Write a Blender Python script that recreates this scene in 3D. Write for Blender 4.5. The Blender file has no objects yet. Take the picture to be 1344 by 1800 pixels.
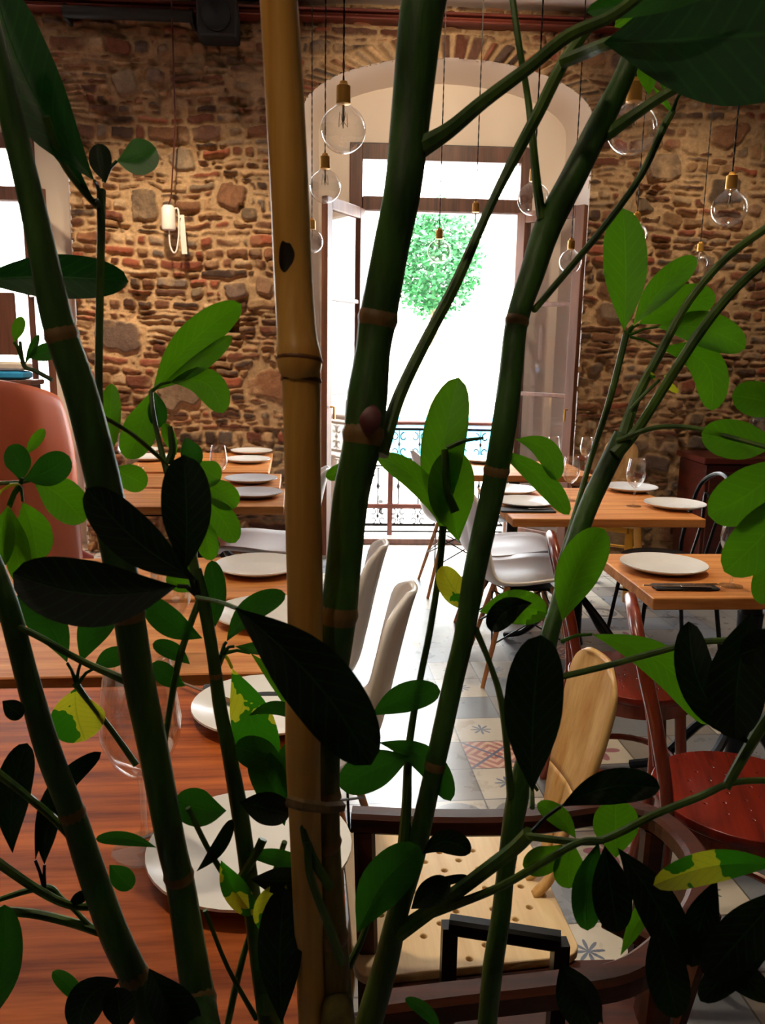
import bpy, math, random
import numpy as np
from mathutils import Vector, Matrix
PI=math.pi
R=math.radians
SC=bpy.context.scene
COL=SC.collection
# ------------------------------------------------------------------ camera, world, sun, exposure
F=1450.0; CZ=1.42
PITCH,YAW,ROLL=R(11.0),R(3.0),R(1.0)
_fw=Vector((math.sin(YAW)*math.cos(PITCH),math.cos(YAW)*math.cos(PITCH),-math.sin(PITCH)))
_r0=Vector((math.cos(YAW),-math.sin(YAW),0)); _u0=_r0.cross(_fw)
_rt=_r0*math.cos(ROLL)+_u0*math.sin(ROLL); _up=-_r0*math.sin(ROLL)+_u0*math.cos(ROLL)
cam_d=bpy.data.cameras.new('camera'); cam=bpy.data.objects.new('camera',cam_d); COL.objects.link(cam)
m=Matrix((_rt,_up,-_fw)).transposed().to_4x4(); m.translation=Vector((0,0,CZ)); cam.matrix_world=m
cam_d.sensor_fit='VERTICAL'; cam_d.sensor_height=36; cam_d.lens=36*F/1800
cam_d.clip_start=0.02; cam_d.clip_end=200
cam_d.dof.use_dof=True; cam_d.dof.focus_distance=1.3; cam_d.dof.aperture_fstop=26
SC.camera=cam
SC.view_settings.view_transform='Standard'; SC.view_settings.look='None'
SC.view_settings.gamma=1; SC.view_settings.use_curve_mapping=False
SC.view_settings.exposure=0.0
SC.cycles.use_denoising=True
SC.cycles.max_bounces=10; SC.cycles.transparent_max_bounces=24; SC.cycles.diffuse_bounces=4
SC.cycles.glossy_bounces=4; SC.cycles.transmission_bounces=6
SC.cycles.sample_clamp_indirect=6; SC.cycles.caustics_reflective=False; SC.cycles.caustics_refractive=False
world=bpy.data.worlds.new('sky'); SC.world=world; world.use_nodes=True
bg=world.node_tree.nodes['Background']; bg.inputs[0].default_value=(0.93,0.97,1.0,1); bg.inputs[1].default_value=27.0
def light(name,kind,loc,power,color,**k):
    d=bpy.data.lights.new(name,kind); d.energy=power; d.color=color
    o=bpy.data.objects.new(name,d); COL.objects.link(o); o.location=loc
    tgt=k.pop('target',None)
    for a,b in k.items(): setattr(d,a,b)
    if tgt is not None:
        o.rotation_euler=(Vector(tgt)-Vector(loc)).to_track_quat('-Z','Y').to_euler()
    return o
light('sun','SUN',(0,-5,12),7.0,(1,0.95,0.85),target=(1.5,6,0),angle=R(0.6))
# light portals that only guide sampling of the sky through the two windows and are never seen
for _px in (0.68,-2.72):
    light('window_portal','AREA',(_px,6.3,1.5),1,(1,1,1),target=(_px,0,1.5),shape='RECTANGLE',size=1.6,size_y=3.0).data.cycles.is_portal=True
# warm fill spots added unseen above the frame, washing stone wall and tables
WARM=(1.0,0.79,0.53)
for _x,_z,_p in ((-2.1,1.5,150),(-0.95,1.4,340),(0.65,2.95,150),(2.15,1.9,120),(2.9,1.9,14)):
    light('fill_spot','SPOT',(_x,4.1,3.4),_p*.75,WARM,target=(_x,5.75,_z),spot_size=R(72),spot_blend=1.0,shadow_soft_size=0.06)
light('fill_spot','SPOT',(-0.9,1.7,3.3),130,WARM,target=(-0.6,1.5,0.7),spot_size=R(75),spot_blend=0.9,shadow_soft_size=0.08)
light('fill_spot','SPOT',(1.3,3.0,3.3),150,WARM,target=(1.3,3.0,0.7),spot_size=R(75),spot_blend=0.9,shadow_soft_size=0.08)

light('fill_spot','SPOT',(-0.9,-0.9,3.3),60,(1.0,0.78,0.5),target=(-0.05,0.45,2.05),spot_size=R(34),spot_blend=1.0,shadow_soft_size=0.08)  # unseen spot added behind the camera to warm upper cane and stems
light('fill_spot','SPOT',(0.45,1.9,3.4),75,(1.0,0.9,0.75),target=(0.3,1.38,0.45),spot_size=R(34),spot_blend=0.9,shadow_soft_size=0.08)  # unseen spot added to brighten the cream perforated seat
def ray(px,py): return _fw+_rt*((px-672)/F)+_up*((900-py)/F)
O=Vector((0,0,CZ))
def at(px,py,d): return O+ray(px,py)*d
def onz(px,py,z): r=ray(px,py); return O+r*((z-CZ)/r.z)
def onY(px,py,Y): r=ray(px,py); return O+r*(Y/r.y)

# ------------------------------------------------------------------ materials
def srgb(c):
    if isinstance(c,str): c=[int(c[i:i+2],16)/255 for i in (0,2,4)]
    return tuple(x/12.92 if x<=.04045 else ((x+.055)/1.055)**2.4 for x in c)
class NT:
    def __init__(s,name):
        s.m=bpy.data.materials.new(name); s.m.use_nodes=True; s.t=s.m.node_tree; s.n=s.t.nodes; s.l=s.t.links
        s.b=s.n['Principled BSDF']; s.out=s.n['Material Output']
    def add(s,ty,**k):
        n=s.n.new(ty)
        for a,b in k.items(): setattr(n,a,b)
        return n
    def put(s,sock,v):
        if isinstance(v,bpy.types.NodeSocket): s.l.new(v,sock)
        elif isinstance(v,tuple) and len(v)==3 and sock.type=='RGBA': sock.default_value=(*v,1)
        else: sock.default_value=v
    def math(s,op,a,b=0.0,c=0.0,clamp=False):
        n=s.add('ShaderNodeMath',operation=op,use_clamp=clamp); s.put(n.inputs[0],a); s.put(n.inputs[1],b); s.put(n.inputs[2],c); return n.outputs[0]
    def mix(s,f,a,b):
        n=s.add('ShaderNodeMix',data_type='RGBA'); s.put(n.inputs[0],f); s.put(n.inputs[6],a); s.put(n.inputs[7],b); return n.outputs[2]
    def pos(s,gen='Object',scale=(1,1,1),rot=(0,0,0)):
        t=s.add('ShaderNodeTexCoord'); mp=s.add('ShaderNodeMapping'); s.l.new(t.outputs[gen],mp.inputs[0])
        mp.inputs['Scale'].default_value=scale; mp.inputs['Rotation'].default_value=rot; return mp.outputs[0]
    def noise(s,vec,scale,detail=4,rough=.55,col=False):
        n=s.add('ShaderNodeTexNoise'); s.put(n.inputs['Vector'],vec); n.inputs['Scale'].default_value=scale
        n.inputs['Detail'].default_value=detail; n.inputs['Roughness'].default_value=rough
        return n.outputs['Color' if col else 'Fac']
    def ramp(s,f,*st):
        n=s.add('ShaderNodeValToRGB'); s.put(n.inputs[0],f); e=n.color_ramp.elements
        while len(e)<len(st): e.new(.5)
        for i,(p,c) in enumerate(st): e[i].position=p; e[i].color=(*c,1)
        return n.outputs[0]
    def bump(s,h,strength=.3,dist=.01):
        n=s.add('ShaderNodeBump'); s.put(n.inputs['Height'],h); n.inputs['Strength'].default_value=strength; n.inputs['Distance'].default_value=dist
        s.l.new(n.outputs[0],s.b.inputs['Normal'])
    def set(s,**k):
        for a,b in k.items(): s.put(s.b.inputs[a.replace('_',' ')],b)
        return s.m
def plain(name,c,rough=.5,metal=0,spec=.5,var=.12,vs=30,bump=0.0):
    t=NT(name); c=srgb(c); n=t.noise(t.pos(),vs)
    col=t.mix(n,tuple(x*(1-var) for x in c),tuple(min(1,x*(1+var)) for x in c))
    if bump: t.bump(n,bump,.003)
    return t.set(Base_Color=col,Roughness=rough,Metallic=metal,Specular_IOR_Level=spec)
def wood(name,dark,light,rough=.35,axis=0,scale=1.0,spec=.5):
    t=NT(name); sc=[22*scale]*3; sc[axis]=1.6*scale
    v=t.pos(scale=tuple(sc)); n=t.noise(v,1.0,5,.6); n2=t.noise(t.pos(scale=tuple(3*x for x in sc)),1.0,4,.7)
    f=t.math('ADD',t.math('MULTIPLY',n,.7),t.math('MULTIPLY',n2,.3))
    col=t.ramp(f,(.34,srgb(dark)),(.62,srgb(light)))
    t.bump(f,.12,.002)
    return t.set(Base_Color=col,Roughness=rough,Specular_IOR_Level=spec)
def glass(name,tint=(1,1,1),boost=1.0,rough=0.0):
    t=NT(name); t.n.remove(t.b)
    tr=t.add('ShaderNodeBsdfTransparent'); tr.inputs[0].default_value=(*tint,1)
    gl=t.add('ShaderNodeBsdfGlossy'); gl.inputs['Roughness'].default_value=rough
    fr=t.add('ShaderNodeFresnel'); fr.inputs[0].default_value=1.5
    geo=t.add('ShaderNodeNewGeometry')
    lw=t.add('ShaderNodeLayerWeight'); lw.inputs[0].default_value=.25
    f=t.math('ADD',t.math('MULTIPLY',lw.outputs['Facing'],.38*boost),.05*boost,clamp=True)
    mx=t.add('ShaderNodeMixShader'); t.l.new(f,mx.inputs[0]); t.l.new(tr.outputs[0],mx.inputs[1]); t.l.new(gl.outputs[0],mx.inputs[2])
    t.l.new(mx.outputs[0],t.out.inputs[0]); return t.m
def leafmat(name,c1,c2,trans,tc,rough=.48,vari=None):
    t=NT(name); n=t.noise(t.pos(),24,3)
    col=t.mix(n,srgb(c1),srgb(c2)); tcol=t.mix(n,tuple(.75*x for x in srgb(tc)),srgb(tc))
    if vari:
        k=t.math('GREATER_THAN',t.noise(t.pos(),vari[2],3),.49)
        col=t.mix(k,col,srgb(vari[0])); tcol=t.mix(k,tcol,srgb(vari[1]))
    uvn=t.add('ShaderNodeUVMap',uv_map='blade'); sp=t.add('ShaderNodeSeparateXYZ'); t.l.new(uvn.outputs[0],sp.inputs[0])
    au=t.math('ABSOLUTE',sp.outputs[0]); rib=t.math('SUBTRACT',1.0,t.math('DIVIDE',au,.055),clamp=True)
    vn=t.math('SINE',t.math('SUBTRACT',t.math('MULTIPLY',sp.outputs[1],62.0),t.math('MULTIPLY',au,13.0)))
    vn=t.math('MULTIPLY',t.math('GREATER_THAN',vn,.86),.35)
    vf=t.math('MAXIMUM',rib,vn); hi=tuple(min(1,x*1.7+.01) for x in srgb(tc))
    col=t.mix(t.math('MULTIPLY',vf,.35),col,hi); tcol=t.mix(t.math('MULTIPLY',vf,.45),tcol,tuple(x*.55 for x in srgb(tc)))
    t.bump(t.math('SUBTRACT',1.0,vf),.5,.0006)
    t.set(Base_Color=col,Roughness=rough,Specular_IOR_Level=.25)
    tl=t.add('ShaderNodeBsdfTranslucent'); t.put(tl.inputs[0],tcol)
    mx=t.add('ShaderNodeMixShader'); mx.inputs[0].default_value=trans
    t.l.new(t.b.outputs[0],mx.inputs[1]); t.l.new(tl.outputs[0],mx.inputs[2]); t.l.new(mx.outputs[0],t.out.inputs[0])
    return t.m
M={}
M['leaf']=leafmat('leaf_young','37671a','477a1c',.43,'5c9c10')
M['deep']=leafmat('leaf_broad_dark','0e2c12','143818',.12,'1d5a14',.5)  # shade put into the colour, between the mature and silhouette tones
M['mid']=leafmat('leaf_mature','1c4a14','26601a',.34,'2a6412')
M['thick']=leafmat('leaf_silhouette','081208','0c180a',.03,'1d4a14',.55)  # near-black copy: backlit silhouette shade put into the leaf colour
M['vari']=leafmat('leaf_variegated','205a16','2c701a',.5,'3a8a12',.38,('b8b83a','d8e030',34))
def stemmat(name,lo,hi,ring):
    t=NT(name); n=t.noise(t.pos(scale=(30,30,5)),1.6,5); col=t.ramp(n,(.35,srgb(lo)),(.6,srgb(hi)),(.8,srgb(ring)))
    t.bump(t.noise(t.pos(scale=(60,60,20)),3,3),.35,.002)
    return t.set(Base_Color=col,Roughness=.5,Specular_IOR_Level=.35)
M['stem']=stemmat('stem_green','1d3613','365e20','527430')
t=NT('stem_woody'); n=t.noise(t.pos(scale=(30,30,5)),1.6,5); g=t.ramp(n,(.35,srgb('1f3a14')),(.6,srgb('38621f')),(.8,srgb('547630'))); w=t.ramp(n,(.35,srgb('2c2a12')),(.5,srgb('6a5a28')),(.75,srgb('8a7a3c')))
sz=t.add('ShaderNodeSeparateXYZ'); t.l.new(t.pos(),sz.inputs[0]); k=t.math('MULTIPLY',t.math('SUBTRACT',t.math('ADD',1.14,t.math('MULTIPLY',n,.12)),sz.outputs[2]),14,clamp=True)
t.bump(t.noise(t.pos(scale=(60,60,20)),3,3),.4,.002); M['woody']=t.set(Base_Color=t.mix(k,g,w),Roughness=.55,Specular_IOR_Level=.3)
M['petiole']=stemmat('petiole_green','2c4a1a','4a6a20','5d7528')
M['ring']=stemmat('node_bark','5a4526','8a6a3c','7a4a3a')
t=NT('bamboo'); v=t.pos(scale=(60,60,2)); n=t.noise(v,1.2,4)
col=t.ramp(n,(.3,srgb('b9802f')),(.7,srgb('e0ac55')))
sp=t.noise(t.pos(scale=(1,1,.35)),42,2); col=t.mix(t.math('GREATER_THAN',sp,.71),col,srgb('1c130c'))
M['cane']=t.set(Base_Color=col,Roughness=.35); M['cane_ring']=plain('cane_ring','6e421c',.5)
M['soil']=plain('soil','2a1c12',.95,vs=80,bump=1); M['pot']=plain('terracotta','8a4a2c',.7)
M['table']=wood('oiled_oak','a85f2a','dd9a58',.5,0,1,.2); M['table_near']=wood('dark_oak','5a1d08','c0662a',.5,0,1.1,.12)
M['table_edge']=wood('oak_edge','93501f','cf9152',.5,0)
M['black']=plain('black_metal','101012',.35,.6); M['bluemetal']=plain('blue_black_metal','18222e',.35,.4)
M['white']=plain('white_plastic','e6e2e0',.32,var=.02); M['legwood']=wood('beech','9a5a30','c98a52',.45,2)
M['plate']=plain('stoneware','f2f4f6',.18,var=.03); M['napkin']=plain('dark_napkin','22242a',.8,vs=300,bump=.4)
M['steel']=plain('steel','c8c8cc',.18,1); M['glass']=glass('clear_glass',boost=1.5); M['bulb']=glass('bulb_glass',boost=1.6)
M['pane']=glass('window_pane',(.97,.98,1),.5); M['brass']=plain('brass','dca64e',.36,.75)
M['cord']=plain('black_cord','17110e',.8); M['redcord']=plain('red_cord','4a1c10',.8)
M['frame']=wood('window_wood','3e241c','6a4334',.5,2); M['casement']=wood('casement_wood','4a2a1b','70452d',.5,2)
M['plaster']=plain('cream_plaster','e2d4c6',.85,var=.03,vs=3); M['ceil']=plain('ceiling_paint','efe6e0',.9,var=.02)
M['cornice']=wood('cornice_wood','45160e','7a3322',.5,0); M['dark']=plain('dark_wall','4a3b30',.9)
M['red']=wood('red_stained_ply','4a110a','7c2213',.2,0); M['redleg']=wood('red_bentwood','5e1e12','8c3a22',.25,2)
M['cream']=wood('blond_ply','d9b581','f0d6a6',.35,0); M['yellow']=plain('ochre_paint','c58a22',.4)
M['blond']=wood('blond_bent','b8813c','e2bd80',.35,2); M['armwood']=wood('dark_walnut','220d07','52240f',.42,0,1,.25)
M['iron']=plain('wrought_iron','14110f',.5,.5); M['rail']=wood('rail_wood','4a251c','6e3b2c',.5,0)
M['salmon']=plain('salmon_leather','ee7c50',.42,var=.08,vs=4); M['rose']=plain('rose_leather','9c3f3c',.45)
M['blue']=plain('turquoise_paint','2f9ad6',.5); M['paper']=plain('paper','d8d2c6',.8)
M['street']=plain('street_stone','d9d4cb',.9); M['facade']=plain('white_render','f2efe8',.9,var=.03,vs=2)
M['magenta']=plain('magenta_cloth','a0306a',.8); M['treeleaf']=leafmat('orange_leaf','163c20','265430',.18,'2a6234')
M['bark']=plain('bark','6b5a48',.9,bump=.8); M['porcelain']=plain('porcelain','eee8e2',.25,var=.02)
M['curtain']=plain('sheer_curtain','efe6da',.9,var=.02); M['sideboard']=wood('dark_cherry','35100a','5c2013',.3,0)
M['speaker']=plain('speaker_black','0b0a0a',.7); M['filament']=plain('filament','8a7a66',.4,.7)
# stone wall: colour attribute carried by each stone plus fine grain
t=NT('rubble_stone'); at_=t.add('ShaderNodeAttribute',attribute_name='stone')
n=t.noise(t.pos(),90,5,.7); f=t.math('ADD',t.math('MULTIPLY',n,.9),.55)
vm=t.add('ShaderNodeVectorMath',operation='SCALE'); t.l.new(at_.outputs['Color'],vm.inputs[0]); t.l.new(f,vm.inputs['Scale'])
t.bump(t.noise(t.pos(),70,6,.75),.9,.012); M['stone']=t.set(Base_Color=vm.outputs[0],Roughness=.92,Specular_IOR_Level=.15)
# floor of mixed old cement tiles, 20 cm
def floor_mat():
    t=NT('cement_tiles'); S=.2
    p=t.pos(rot=(0,0,R(-3))); sep=t.add('ShaderNodeSeparateXYZ'); t.l.new(p,sep.inputs[0])
    x=t.math('DIVIDE',sep.outputs[0],S); y=t.math('DIVIDE',sep.outputs[1],S)
    cx=t.math('FLOOR',x); cy=t.math('FLOOR',y); u=t.math('SUBTRACT',t.math('SUBTRACT',x,cx),.5); v=t.math('SUBTRACT',t.math('SUBTRACT',y,cy),.5)
    def wn(a,b,seed):
        c=t.add('ShaderNodeCombineXYZ'); t.put(c.inputs[0],a); t.put(c.inputs[1],b); c.inputs[2].default_value=seed
        w=t.add('ShaderNodeTexWhiteNoise'); w.noise_dimensions='3D'; t.l.new(c.outputs[0],w.inputs['Vector']); return w.outputs[0]
    r1=wn(cx,cy,1.5); r2=wn(t.math('FLOOR',t.math('DIVIDE',cx,3)),t.math('FLOOR',t.math('DIVIDE',cy,2)),4.5)
    rs=t.math('ADD',t.math('MULTIPLY',r1,.28),t.math('MULTIPLY',r2,.72))
    au=t.math('ABSOLUTE',u); av=t.math('ABSOLUTE',v)
    rad=t.math('SQRT',t.math('ADD',t.math('MULTIPLY',u,u),t.math('MULTIPLY',v,v)))
    man=t.math('ADD',au,av); mx=t.math('MAXIMUM',au,av); mn=t.math('MINIMUM',au,av)
    ang=t.math('ARCTAN2',v,u)
    grain=t.noise(p,9,5,.6)
    slate=t.mix(grain,srgb('5c6470'),srgb('8b939c'))
    slate2=t.mix(grain,srgb('6c6660'),srgb('9a948c'))
    slate=t.mix(t.math('GREATER_THAN',r1,.6),slate,slate2)
    cream=t.mix(grain,srgb('b9b2a2'),srgb('ded8c8'))
    # star tile: thin eight-armed marks
    star=t.math('LESS_THAN',rad,t.math('ADD',.12,t.math('MULTIPLY',t.math('COSINE',t.math('MULTIPLY',ang,8)),.09)))
    c_star=t.mix(star,cream,srgb('4c5c78'))
    # splayed cross
    cr=t.math('LESS_THAN',rad,t.math('ADD',.2,t.math('MULTIPLY',t.math('COSINE',t.math('MULTIPLY',ang,4)),.17)))
    c_cross=t.mix(cr,cream,srgb('9c5a6c'))
    # nested diamonds
    dm=t.math('GREATER_THAN',t.math('SINE',t.math('MULTIPLY',man,31)),0)
    c_dia=t.mix(dm,srgb('a8625a'),srgb('d8b49c')); c_dia=t.mix(t.math('LESS_THAN',t.math('ABSOLUTE',t.math('SUBTRACT',au,av)),.04),c_dia,srgb('4a4a6a'))
    # circles
    ci=t.math('GREATER_THAN',t.math('SINE',t.math('MULTIPLY',t.math('ADD',mn,mx),20)),.2)
    ring=t.math('LESS_THAN',t.math('ABSOLUTE',t.math('SUBTRACT',rad,.34)),.09)
    c_ring=t.mix(ring,cream,srgb('6f6a66'))
    # checker small
    ck=t.math('GREATER_THAN',t.math('MULTIPLY',t.math('SINE',t.math('MULTIPLY',u,4*PI)),t.math('SINE',t.math('MULTIPLY',v,4*PI))),0)
    c_chk=t.mix(ck,srgb('2a2422'),srgb('c8b8a4'))
    col=slate
    for lim,c in ((.58,c_star),(.68,slate),(.73,c_cross),(.79,c_dia),(.85,c_ring),(.9,slate),(.95,c_chk)):
        col=t.mix(t.math('GREATER_THAN',rs,lim),col,c)
    joint=t.math('GREATER_THAN',mx,.487); col=t.mix(joint,col,srgb('3a3632'))
    worn=t.noise(p,2.3,4); col=t.mix(t.math('MULTIPLY',worn,.35),col,srgb('9a9690'))
    t.bump(t.math('SUBTRACT',1.0,joint),.3,.002)
    ro=t.math('ADD',.16,t.math('MULTIPLY',grain,.28))
    return t.set(Base_Color=col,Roughness=ro,Specular_IOR_Level=.6)
M['floor']=floor_mat()

# ------------------------------------------------------------------ mesh helpers
class MB:
    def __init__(s): s.v=[]; s.f=[]; s.mi=[]; s.cur=0
    def face(s,*i): s.f.append(tuple(i)); s.mi.append(s.cur)
    def box(s,c,sz,rz=0.0,bev=0.0,rot=None):
        hx,hy,hz=[a/2 for a in sz]; b=min(bev,hx*.9,hy*.9,hz*.9); n=len(s.v)
        mt=Matrix.Rotation(rz,3,'Z') if rot is None else rot
        if b<=0:
            P=[(x,y,z) for z in(-hz,hz) for x,y in((-hx,-hy),(hx,-hy),(hx,hy),(-hx,hy))]
            rings=[P[:4],P[4:]]
        else:
            def r(i,z): return [(x*(hx-i)+ox*0,y*(hy-i),z) for x,y,ox in((-1,-1,0),(1,-1,0),(1,1,0),(-1,1,0))]
            rings=[]
            for z,i in((-hz,b),(-hz+b,0),(hz-b,0),(hz,b)):
                q=[]
                X,Y=hx-i,hy-i; e=b*.8
                for x,y in((-1,-1),(1,-1),(1,1),(-1,1)):
                    a=(x*X,y*(Y-e)); c2=(x*(X-e),y*Y)
                    q+= [a,c2] if x*y>0 else [c2,a]
                rings.append([(a[0],a[1],z) for a in q])
        k=len(rings[0])
        for rg in rings:
            for p in rg: s.v.append(tuple(mt@Vector(p)+Vector(c)))
        for j in range(len(rings)-1):
            for i in range(k): a=n+j*k+i; d=n+j*k+(i+1)%k; s.face(a,d,d+k,a+k)
        s.face(*[n+i for i in range(k)][::-1]); s.face(*[n+(len(rings)-1)*k+i for i in range(k)])
        return s
    def tube(s,pts,rad,k=8,closed=False,flat=1.0):
        pts=[Vector(p) for p in pts]; n=len(pts)
        if not isinstance(rad,(list,tuple)): rad=[rad]*n
        T=[]
        for i in range(n):
            if closed: d=pts[(i+1)%n]-pts[i-1]
            else: d=pts[min(i+1,n-1)]-pts[max(i-1,0)]
            T.append(d.normalized() if d.length>1e-9 else Vector((0,0,1)))
        u=T[0].orthogonal().normalized() if abs(T[0].z)>.9 else Vector((0,0,1)).cross(T[0]).normalized()
        b=len(s.v)
        for i in range(n):
            if i: u=(u-T[i]*u.dot(T[i])).normalized()
            w=T[i].cross(u)
            for j in range(k):
                a=2*PI*j/k; s.v.append(tuple(pts[i]+(u*math.cos(a)+w*math.sin(a)*flat)*rad[i]))
        m=n if closed else n-1
        for i in range(m):
            for j in range(k):
                a=b+i*k+j; c=b+i*k+(j+1)%k; d=b+((i+1)%n)*k+(j+1)%k; e=b+((i+1)%n)*k+j; s.face(a,c,d,e)
        if not closed:
            s.face(*[b+j for j in range(k)][::-1]); s.face(*[b+(n-1)*k+j for j in range(k)])
        return s
    def lathe(s,prof,c=(0,0,0),k=24,axis=None):
        b=len(s.v); c=Vector(c)
        for r,z in prof:
            for j in range(k):
                a=2*PI*j/k; s.v.append(tuple(c+Vector((r*math.cos(a),r*math.sin(a),z))))
        for i in range(len(prof)-1):
            for j in range(k):
                a=b+i*k+j; d=b+i*k+(j+1)%k; s.face(a,d,d+k,a+k)
        return s
    def sweep(s,pts,w,h,up=(0,0,1)):
        # rectangular section swept along pts; w across, h along up
        pts=[Vector(p) for p in pts]; n=len(pts); b=len(s.v); up=Vector(up)
        for i in range(n):
            d=(pts[min(i+1,n-1)]-pts[max(i-1,0)]).normalized(); sd=d.cross(up).normalized(); uu=sd.cross(d).normalized()
            W=w[i] if isinstance(w,(list,tuple)) else w; H=h[i] if isinstance(h,(list,tuple)) else h
            e=.18
            for a,c in((-.5,-.5+e),(-.5,.5-e),(-.5+e,.5),(.5-e,.5),(.5,.5-e),(.5,-.5+e),(.5-e,-.5),(-.5+e,-.5)):
                s.v.append(tuple(pts[i]+sd*W*a+uu*H*c))
        for i in range(n-1):
            for j in range(8): a=b+i*8+j; c=b+i*8+(j+1)%8; s.face(a,a+8,c+8,c)
        s.face(*[b+j for j in range(8)]); s.face(*[b+(n-1)*8+j for j in range(8)][::-1]); return s
    def grid(s,P):
        # P[i][j] points
        b=len(s.v); n=len(P); k=len(P[0])
        for r in P:
            for p in r: s.v.append(tuple(p))
        for i in range(n-1):
            for j in range(k-1): a=b+i*k+j; s.face(a,a+1,a+k+1,a+k)
        return s
    def build(s,name,mat,parent=None,smooth=True,off=None,solid=0,subsurf=0,angle=40):
        me=bpy.data.meshes.new(name); v=s.v
        if off is not None: v=[(a[0]-off[0],a[1]-off[1],a[2]-off[2]) for a in v]
        me.from_pydata(v,[],s.f)
        for mm in (mat if isinstance(mat,(list,tuple)) else [mat]): me.materials.append(mm)
        if any(s.mi): me.polygons.foreach_set('material_index',s.mi)
        me.update()
        o=bpy.data.objects.new(name,me); COL.objects.link(o)
        if smooth:
            me.polygons.foreach_set('use_smooth',[True]*len(me.polygons))
            try: me.set_sharp_from_angle(angle=R(angle))
            except Exception: pass
        if parent is not None: o.parent=parent
        if solid:
            q=o.modifiers.new('solid','SOLIDIFY'); q.thickness=solid; q.offset=0
        if subsurf:
            q=o.modifiers.new('sub','SUBSURF'); q.levels=subsurf; q.render_levels=subsurf
        return o
def plate2d(name,outline,holes,th,mat,parent,z=0,bevel=.002,pos=(0,0,0)):
    cu=bpy.data.curves.new(name,'CURVE'); cu.dimensions='2D'; cu.fill_mode='BOTH'; cu.extrude=th/2-bevel; cu.bevel_depth=bevel; cu.bevel_resolution=1
    for pl in [outline]+holes:
        sp=cu.splines.new('POLY'); sp.points.add(len(pl)-1); sp.use_cyclic_u=True
        for i,p in enumerate(pl): sp.points[i].co=(p[0],p[1],0,1)
    tmp=bpy.data.objects.new('tmp',cu); COL.objects.link(tmp)
    dg=bpy.context.evaluated_depsgraph_get(); dg.update()
    me=bpy.data.meshes.new_from_object(tmp.evaluated_get(dg)); bpy.data.objects.remove(tmp); bpy.data.curves.remove(cu)
    me.name=name; me.materials.clear(); me.materials.append(mat)
    o=bpy.data.objects.new(name,me); COL.objects.link(o); o.location=pos
    if parent is not None: o.parent=parent
    return o
def circ(x,y,r,n=10,ph=0): return [(x+r*math.cos(2*PI*i/n+ph),y+r*math.sin(2*PI*i/n+ph)) for i in range(n)]
def tag(o,label,cat,group=None,kind=None):
    o['label']=label; o['category']=cat
    if group: o['group']=group
    if kind: o['kind']=kind
    return o
def thing(name,label,cat,loc=(0,0,0),rz=0.0,group=None):
    o=bpy.data.objects.new(name,None); COL.objects.link(o); o.empty_display_size=.1
    o.location=loc; o.rotation_euler=(0,0,rz); return tag(o,label,cat,group)
def struct(o): o['kind']='structure'; return o
def children(o): return [c for c in bpy.data.objects if c.parent==o]
def dup(o,loc,rz,label,group=None):
    r=o.copy(); COL.objects.link(r); r.location=loc; r.rotation_euler=(0,0,rz); r['label']=label
    if group: r['group']=group
    def rec(a,b):
        for ch in children(a):
            if ch is b: continue
            c=ch.copy(); COL.objects.link(c); c.parent=b; rec(ch,c)
    rec(o,r); return r
def cr(pts,n=6):
    # Catmull-Rom through tuples of any length
    P=[np.array(p,float) for p in pts]; P=[2*P[0]-P[1]]+P+[2*P[-1]-P[-2]]; out=[]
    for i in range(1,len(P)-2):
        for k in range(n):
            t=k/n; a,b,c,d=P[i-1:i+3]
            out.append(.5*((2*b)+(c-a)*t+(2*a-5*b+4*c-d)*t*t+(3*b-a-3*c+d)*t**3))
    out.append(P[-2]); return out

# ------------------------------------------------------------------ room shell
YW=5.75; WX0,WX1=-3.7,3.7; ZC=3.575; YB=-2.2
AW,ASP,ARISE=.955,2.92,.36     # arch half width, spring height, rise
ARCH=(0.69,-2.72)
rng=np.random.default_rng(7)
def vnoise(x,z,seed):
    g=np.random.default_rng(seed).random((256,256)); xi=np.floor(x).astype(int); zi=np.floor(z).astype(int)
    fx=x-xi; fz=z-zi; fx=fx*fx*(3-2*fx); fz=fz*fz*(3-2*fz); xi&=255; zi&=255; x1=(xi+1)&255; z1=(zi+1)&255
    return (g[xi,zi]*(1-fx)+g[x1,zi]*fx)*(1-fz)+(g[xi,z1]*(1-fx)+g[x1,z1]*fx)*fz
def fbm(x,z,s,seed,o=4):
    a=0;amp=.5
    for i in range(o): a=a+amp*(vnoise(x*s+37.1*i,z*s+11.7*i,seed+i)-.5); s*=2; amp*=.5
    return a
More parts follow.
